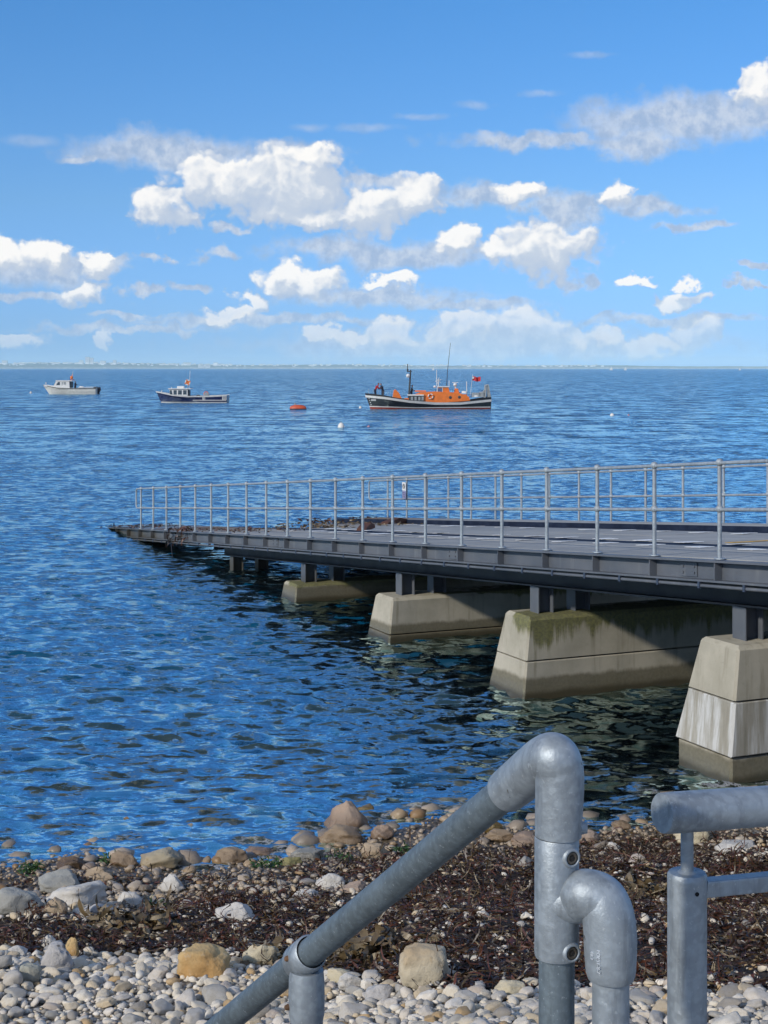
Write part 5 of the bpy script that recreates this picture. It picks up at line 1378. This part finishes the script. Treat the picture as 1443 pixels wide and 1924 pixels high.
def m_coast(N):
    p = N.geo(); z = N.sep(p)[2]; n = N.noise(p, 0.004, 6.0, 0.65); f = N.noise(N.vm('MULTIPLY', p, (1, 1, 3)), 0.02, 5.0, 0.6)
    c = N.mix(f.step(0.4, 0.62), (0.04, 0.065, 0.05), (0.10, 0.12, 0.10))
    c = N.mix((z + (n - 0.5) * 26).step(24, 10), c, N.mix(f.step(0.35, 0.6), (0.38, 0.36, 0.32), (0.15, 0.17, 0.16)))
    N.out(principled(N, c, 0.95))
tag(m_.build('coast', material('coast_land', m_coast)), 'low hazy coastline along the horizon', kind='structure')
BW = plain('pale_render', (0.85, 0.84, 0.82), 0.8, var=0.15); BB = plain('brick_buildings', (0.42, 0.32, 0.26), 0.8, var=0.3); RF = plain('slate_roofs', (0.16, 0.14, 0.14), 0.8, var=0.3)
def block(name, px, base, w, h, lab, mat=BW, depth=60.0, back=250.0):
    Y_ = CY + back; K2 = Y_ / F; o = thing(name, lab, 'building', ((px - HX) * K2, Y_, CAMZ + (HY - base) * K2))
    MB().box((-w * K2 / 2, 0, -20), (w * K2 / 2, depth, h * K2)).build('wall', mat, o)
    MB().box((-w * K2 / 2 - 1, -1, h * K2), (w * K2 / 2 + 1, depth + 1, h * K2 + 2.0)).build('roof', RF, o)
    if h > 3:
        for a in range(int(h * K2 // 4)):
            MB().box((-w * K2 / 2 + 1.5, -0.4, a * 4 + 1.2), (w * K2 / 2 - 1.5, -0.1, a * 4 + 2.6)).build('window_band', GLASS, o)
block('tower_block', 164, 681, 7.5, 10, 'tall white tower block on the far shore, the highest building')
block('tower_block', 172, 681, 5, 8.5, 'narrower pale block joined to the right of the tall tower')
block('apartment_block', 152, 681.5, 6, 4.5, 'pale apartment block left of the tall white tower on the far shore')
block('apartment_block', 193, 681.5, 10, 3.5, 'long low pale block right of the tall white tower')
block('apartment_block', 215, 682, 5, 5, 'small pale tower farther right of the tall white tower', BW)
block('apartment_block', 8, 682, 9, 4.5, 'pale block at the left end of the far shore')
block('apartment_block', 351, 684.5, 14, 3.2, 'wide white building above the pale seafront cluster on the far shore')
block('seafront_hall', 378, 692, 12, 4.5, 'broad white seafront hall at the water edge of the far shore', BW, 40, 3)
block('seafront_hall', 390, 692, 9, 5.5, 'white seafront block right of the broad hall', BW, 40, 3)
block('apartment_block', 405, 684, 8, 2.5, 'small white block right of the seafront cluster, up on the cliff')
rg = np.random.default_rng(77); hs = MB(); hr = MB()
for i in range(420):
    px = rg.uniform(-60, 1130) if i % 3 else rg.uniform(-60, 430); back = rg.uniform(60, 900); K2 = (CY + back) / F
    top = np.interp(px, [a for a, _ in prof], [b for _, b in prof])
    z0 = top * CK * np.interp(back, [60, 400, 900], [0.5, 0.82, 0.98]); w, h = rg.uniform(10, 40), rg.uniform(7, 18); x = (px - HX) * K2
    hs.box((x, CY + back, z0 - 12), (x + w, CY + back + 12, z0 + h)); hr.box((x - 0.5, CY + back - 0.5, z0 + h), (x + w + 0.5, CY + back + 12.5, z0 + h + 2.2))
ho = tag(hs.build('town_houses', BW, recalc=False), 'scattered pale houses of the town along the far shore', 'houses', kind='stuff'); tag(hr.build('roofs', RF, ho, recalc=False), kind='stuff')


# ------------------------------------------------------------------ small things on the jetty
# notice on the far railing
sg = thing('warning_sign', 'small white prohibition sign with a blue text panel on the far railing', 'sign', tuple(J(6.58, 23.30, 0.0)), JR)
MB().box((-0.006, -0.12, 0.80), (0.0, 0.12, 1.03)).build('sign_panel', TREAD, sg)
MB().box((-0.006, -0.11, 0.58), (0.0, 0.11, 0.79)).build('text_panel', plain('sign_blue_panel', (0.30, 0.28, 0.42), 0.5), sg)
MB().torus((-0.010, 0.0, 0.92), 0.058, 0.010, 'x', 24, 6).build('ring_symbol', DGREY, sg)
m_ = MB(); m_.box((-0.012, -0.052, -0.007), (-0.008, 0.052, 0.007), Matrix.Translation((0, 0, 0.92)) @ Matrix.Rotation(R(45), 4, 'X')); m_.build('slash_symbol', DGREY, sg)
for k_ in range(3): MB().box((-0.009, -0.085, 0.73 - k_ * 0.055), (-0.0065, 0.085 - 0.03 * k_, 0.75 - k_ * 0.055)).build('text_line', plain('sign_text_%d' % k_, (0.03, 0.04, 0.16), 0.5), sg)

def strips_at(name, pts, n, seed, lmin, lmax, wmin, wmax, tones, lab, cat, droop=0.0, spread=(0.2, 0.2), lift=0.04, mat=WEED):
    """weed thrown over something: curled strips round given points"""
    g = np.random.default_rng(seed); V, Fq, T = [], [], []; off = 0
    for i in range(n):
        c_ = Vector(pts[g.integers(0, len(pts))]); p = np.array([c_.x + g.normal(0, spread[0]), c_.y + g.normal(0, spread[1]), c_.z + abs(g.normal(0, lift))])
        L, w, a, el = g.uniform(lmin, lmax), g.uniform(wmin, wmax), g.uniform(0, 6.28), g.normal(-0.05, 0.12); tw = g.uniform(-1.5, 1.5); da = g.normal(0, 0.5); t0 = g.uniform(*tones)
        for k_ in range(6):
            d_ = np.array([math.cos(a) * math.cos(el), math.sin(a) * math.cos(el), math.sin(el)]); sd = np.array([-math.sin(a), math.cos(a), 0.0]); up = np.cross(d_, sd)
            wv_ = (sd * math.cos(tw) + up * math.sin(tw)) * w * (0.4 + 0.6 * math.sin(math.pi * (k_ + 0.6) / 6.4)); V += [p - wv_, p + wv_]; T += [t0, t0]
            p = p + d_ * L / 5; a += da + g.normal(0, 0.2); el = min(0.25, el + g.normal(0, 0.15) - droop); tw += g.normal(0, 0.4)
        Fq += [(off + 2 * k_, off + 2 * k_ + 1, off + 2 * k_ + 3, off + 2 * k_ + 2) for k_ in range(5)]; off += 12
    me = mesh_from(name, np.array(V), np.array(Fq), mat); me.attributes.new('tone', 'FLOAT', 'POINT').data.foreach_set('value', np.array(T, np.float32))
    return tag(link(bpy.data.objects.new(name, me)), lab, cat, kind='stuff')
strips_at('weed_clump', [J(-0.06, 22.95, 0.03), J(-0.10, 22.9, -0.1), J(-0.13, 22.95, -0.25)], 22, 81, 0.15, 0.38, 0.008, 0.022, (0.0, 0.35), 'dark weed hanging over the edge beam, the one nearer the ramp tip', 'seaweed', 0.5, (0.05, 0.10), 0.03)
strips_at('weed_clump', [J(-0.06, 21.9, 0.06), J(-0.1, 21.6, 0.03), J(-0.12, 21.8, -0.15)], 40, 82, 0.12, 0.32, 0.008, 0.024, (0.3, 0.75), 'brown weed tangled round a railing foot and hanging over the edge beam', 'seaweed', 0.35, (0.08, 0.16), 0.05)
MB().tube([J(-0.14, 22.8, -0.3), J(-0.17, 22.6, -0.62), J(-0.15, 22.3, -0.95)], 0.012, 6).build('hanging_rope', DARKC)
tag(bpy.data.objects['hanging_rope'], 'thin dark rope end hanging under the edge beam', 'rope')
strips_at('deck_weed', [J(e_, s_, 0.03) for s_ in np.linspace(17.5, 22.5, 16) for e_ in (0.3, 0.8, 1.4)], 150, 83, 0.06, 0.18, 0.006, 0.018, (0.3, 0.8), 'thin litter of brown weed along the near walkway of the lower ramp', 'seaweed', 0.12, (0.12, 0.12), 0.008)
strips_at('deck_weed', [J(e_, s_, -0.02) for s_ in np.linspace(18.6, 22.2, 12) for e_ in (2.7, 3.3, 4.1, 4.7, 5.7)] + [J(e_, s_, -0.02) for s_ in np.linspace(22.4, 24.5, 6) for e_ in (4.0, 4.7, 5.7)], 520, 84, 0.08, 0.20, 0.010, 0.026, (0.62, 0.90), 'brown weed covering the lower end of the runway', 'seaweed', 0.08, (0.3, 0.3), 0.008)
strips_at('deck_weed', [J(e_, s_, 0.03) for s_ in np.linspace(24.2, 25.6, 5) for e_ in (4.6, 5.4, 6.2)], 90, 85, 0.10, 0.30, 0.010, 0.03, (0.0, 0.5), 'dark weed heap at the drowned far corner of the ramp', 'seaweed', 0.08, (0.3, 0.3), 0.03)
strips_at('toe_weed', [J(e_, s_, 0.03) for s_ in np.linspace(26.6, 30.8, 12) for e_ in (0.1, 0.5, 1.0)], 130, 86, 0.06, 0.18, 0.008, 0.02, (0.0, 0.5), 'dark weed growing on the pointed toe of the ramp', 'seaweed', 0.12, (0.15, 0.2), 0.01)
WOODR = plain('red_brown_timber', (0.11, 0.045, 0.025), 0.8, var=0.4, scale=4.0)
def timber(e_, s_, L, ang, lab):
    o = MB().prism([(-L / 2, 0.0), (L / 2, 0.0), (L / 2 - 0.06, 0.09), (L * 0.1, 0.15), (-L / 2 + 0.1, 0.07)], -0.11, 0.11).build('timber_piece', WOODR, None, bevel=0.012)
    o.location = J(e_, s_, -0.008); o.rotation_euler = (0, 0, JR + ang); tag(o, lab, 'timber')
timber(4.9, 20.2, 0.95, 0.5, 'dark red-brown timber lying on the runway, the farther piece')
timber(2.6, 16.6, 0.85, 0.9, 'dark red-brown timber lying on the runway, the nearer piece')

# stones under the shallow water
vv, ff, tt, off = [], [], [], 0
g = np.random.default_rng(99)
for _ in range(2200):
    y = g.uniform(13.4, 21.0); x = g.uniform(-0.30, 0.30) * y; z = ground(x, y)
    if z > -0.02 or z < -0.75: continue
    d_ = 0.06 * (6.0 ** (g.random() ** 2.0)); p, f = LOW[g.integers(7, 14)]
    q = (p * (d_ * g.uniform(0.85, 1.15, 3))) @ rotm(g.normal(0, 0.25), g.normal(0, 0.25), g.uniform(0, 6.3)).T + np.array([x, y, z + d_ * 0.12])
    vv.append(q); ff.append(f + off); off += len(q); tt.append(np.full(len(q), g.random()))
sh = mesh_from('seabed_stones', np.concatenate(vv), np.concatenate(ff), SHINGLE); sh.attributes.new('tone', 'FLOAT', 'POINT').data.foreach_set('value', np.concatenate(tt).astype(np.float32))
tag(link(bpy.data.objects.new('seabed_stones', sh), BEACH_O), kind='stuff')

# ------------------------------------------------------------------ haze: the air over the bay
hz = MB().box((-21000, -3000, -8), (21000, 23000, 150)).build('haze', None)
def m_haze(N):
    v_ = N.n('ShaderNodeVolumePrincipled'); v_.inputs['Color'].default_value = (0.68, 0.90, 1.0, 1); v_.inputs['Density'].default_value = HAZE; v_.inputs['Anisotropy'].default_value = -0.25
    N.out(v_.outputs[0], 'Volume')
HAZE = 3.8e-5
hm = material('haze_air', m_haze); hz.data.materials.append(hm)
tag(hz, 'thin blue sea haze over the whole bay', 'haze', kind='stuff')
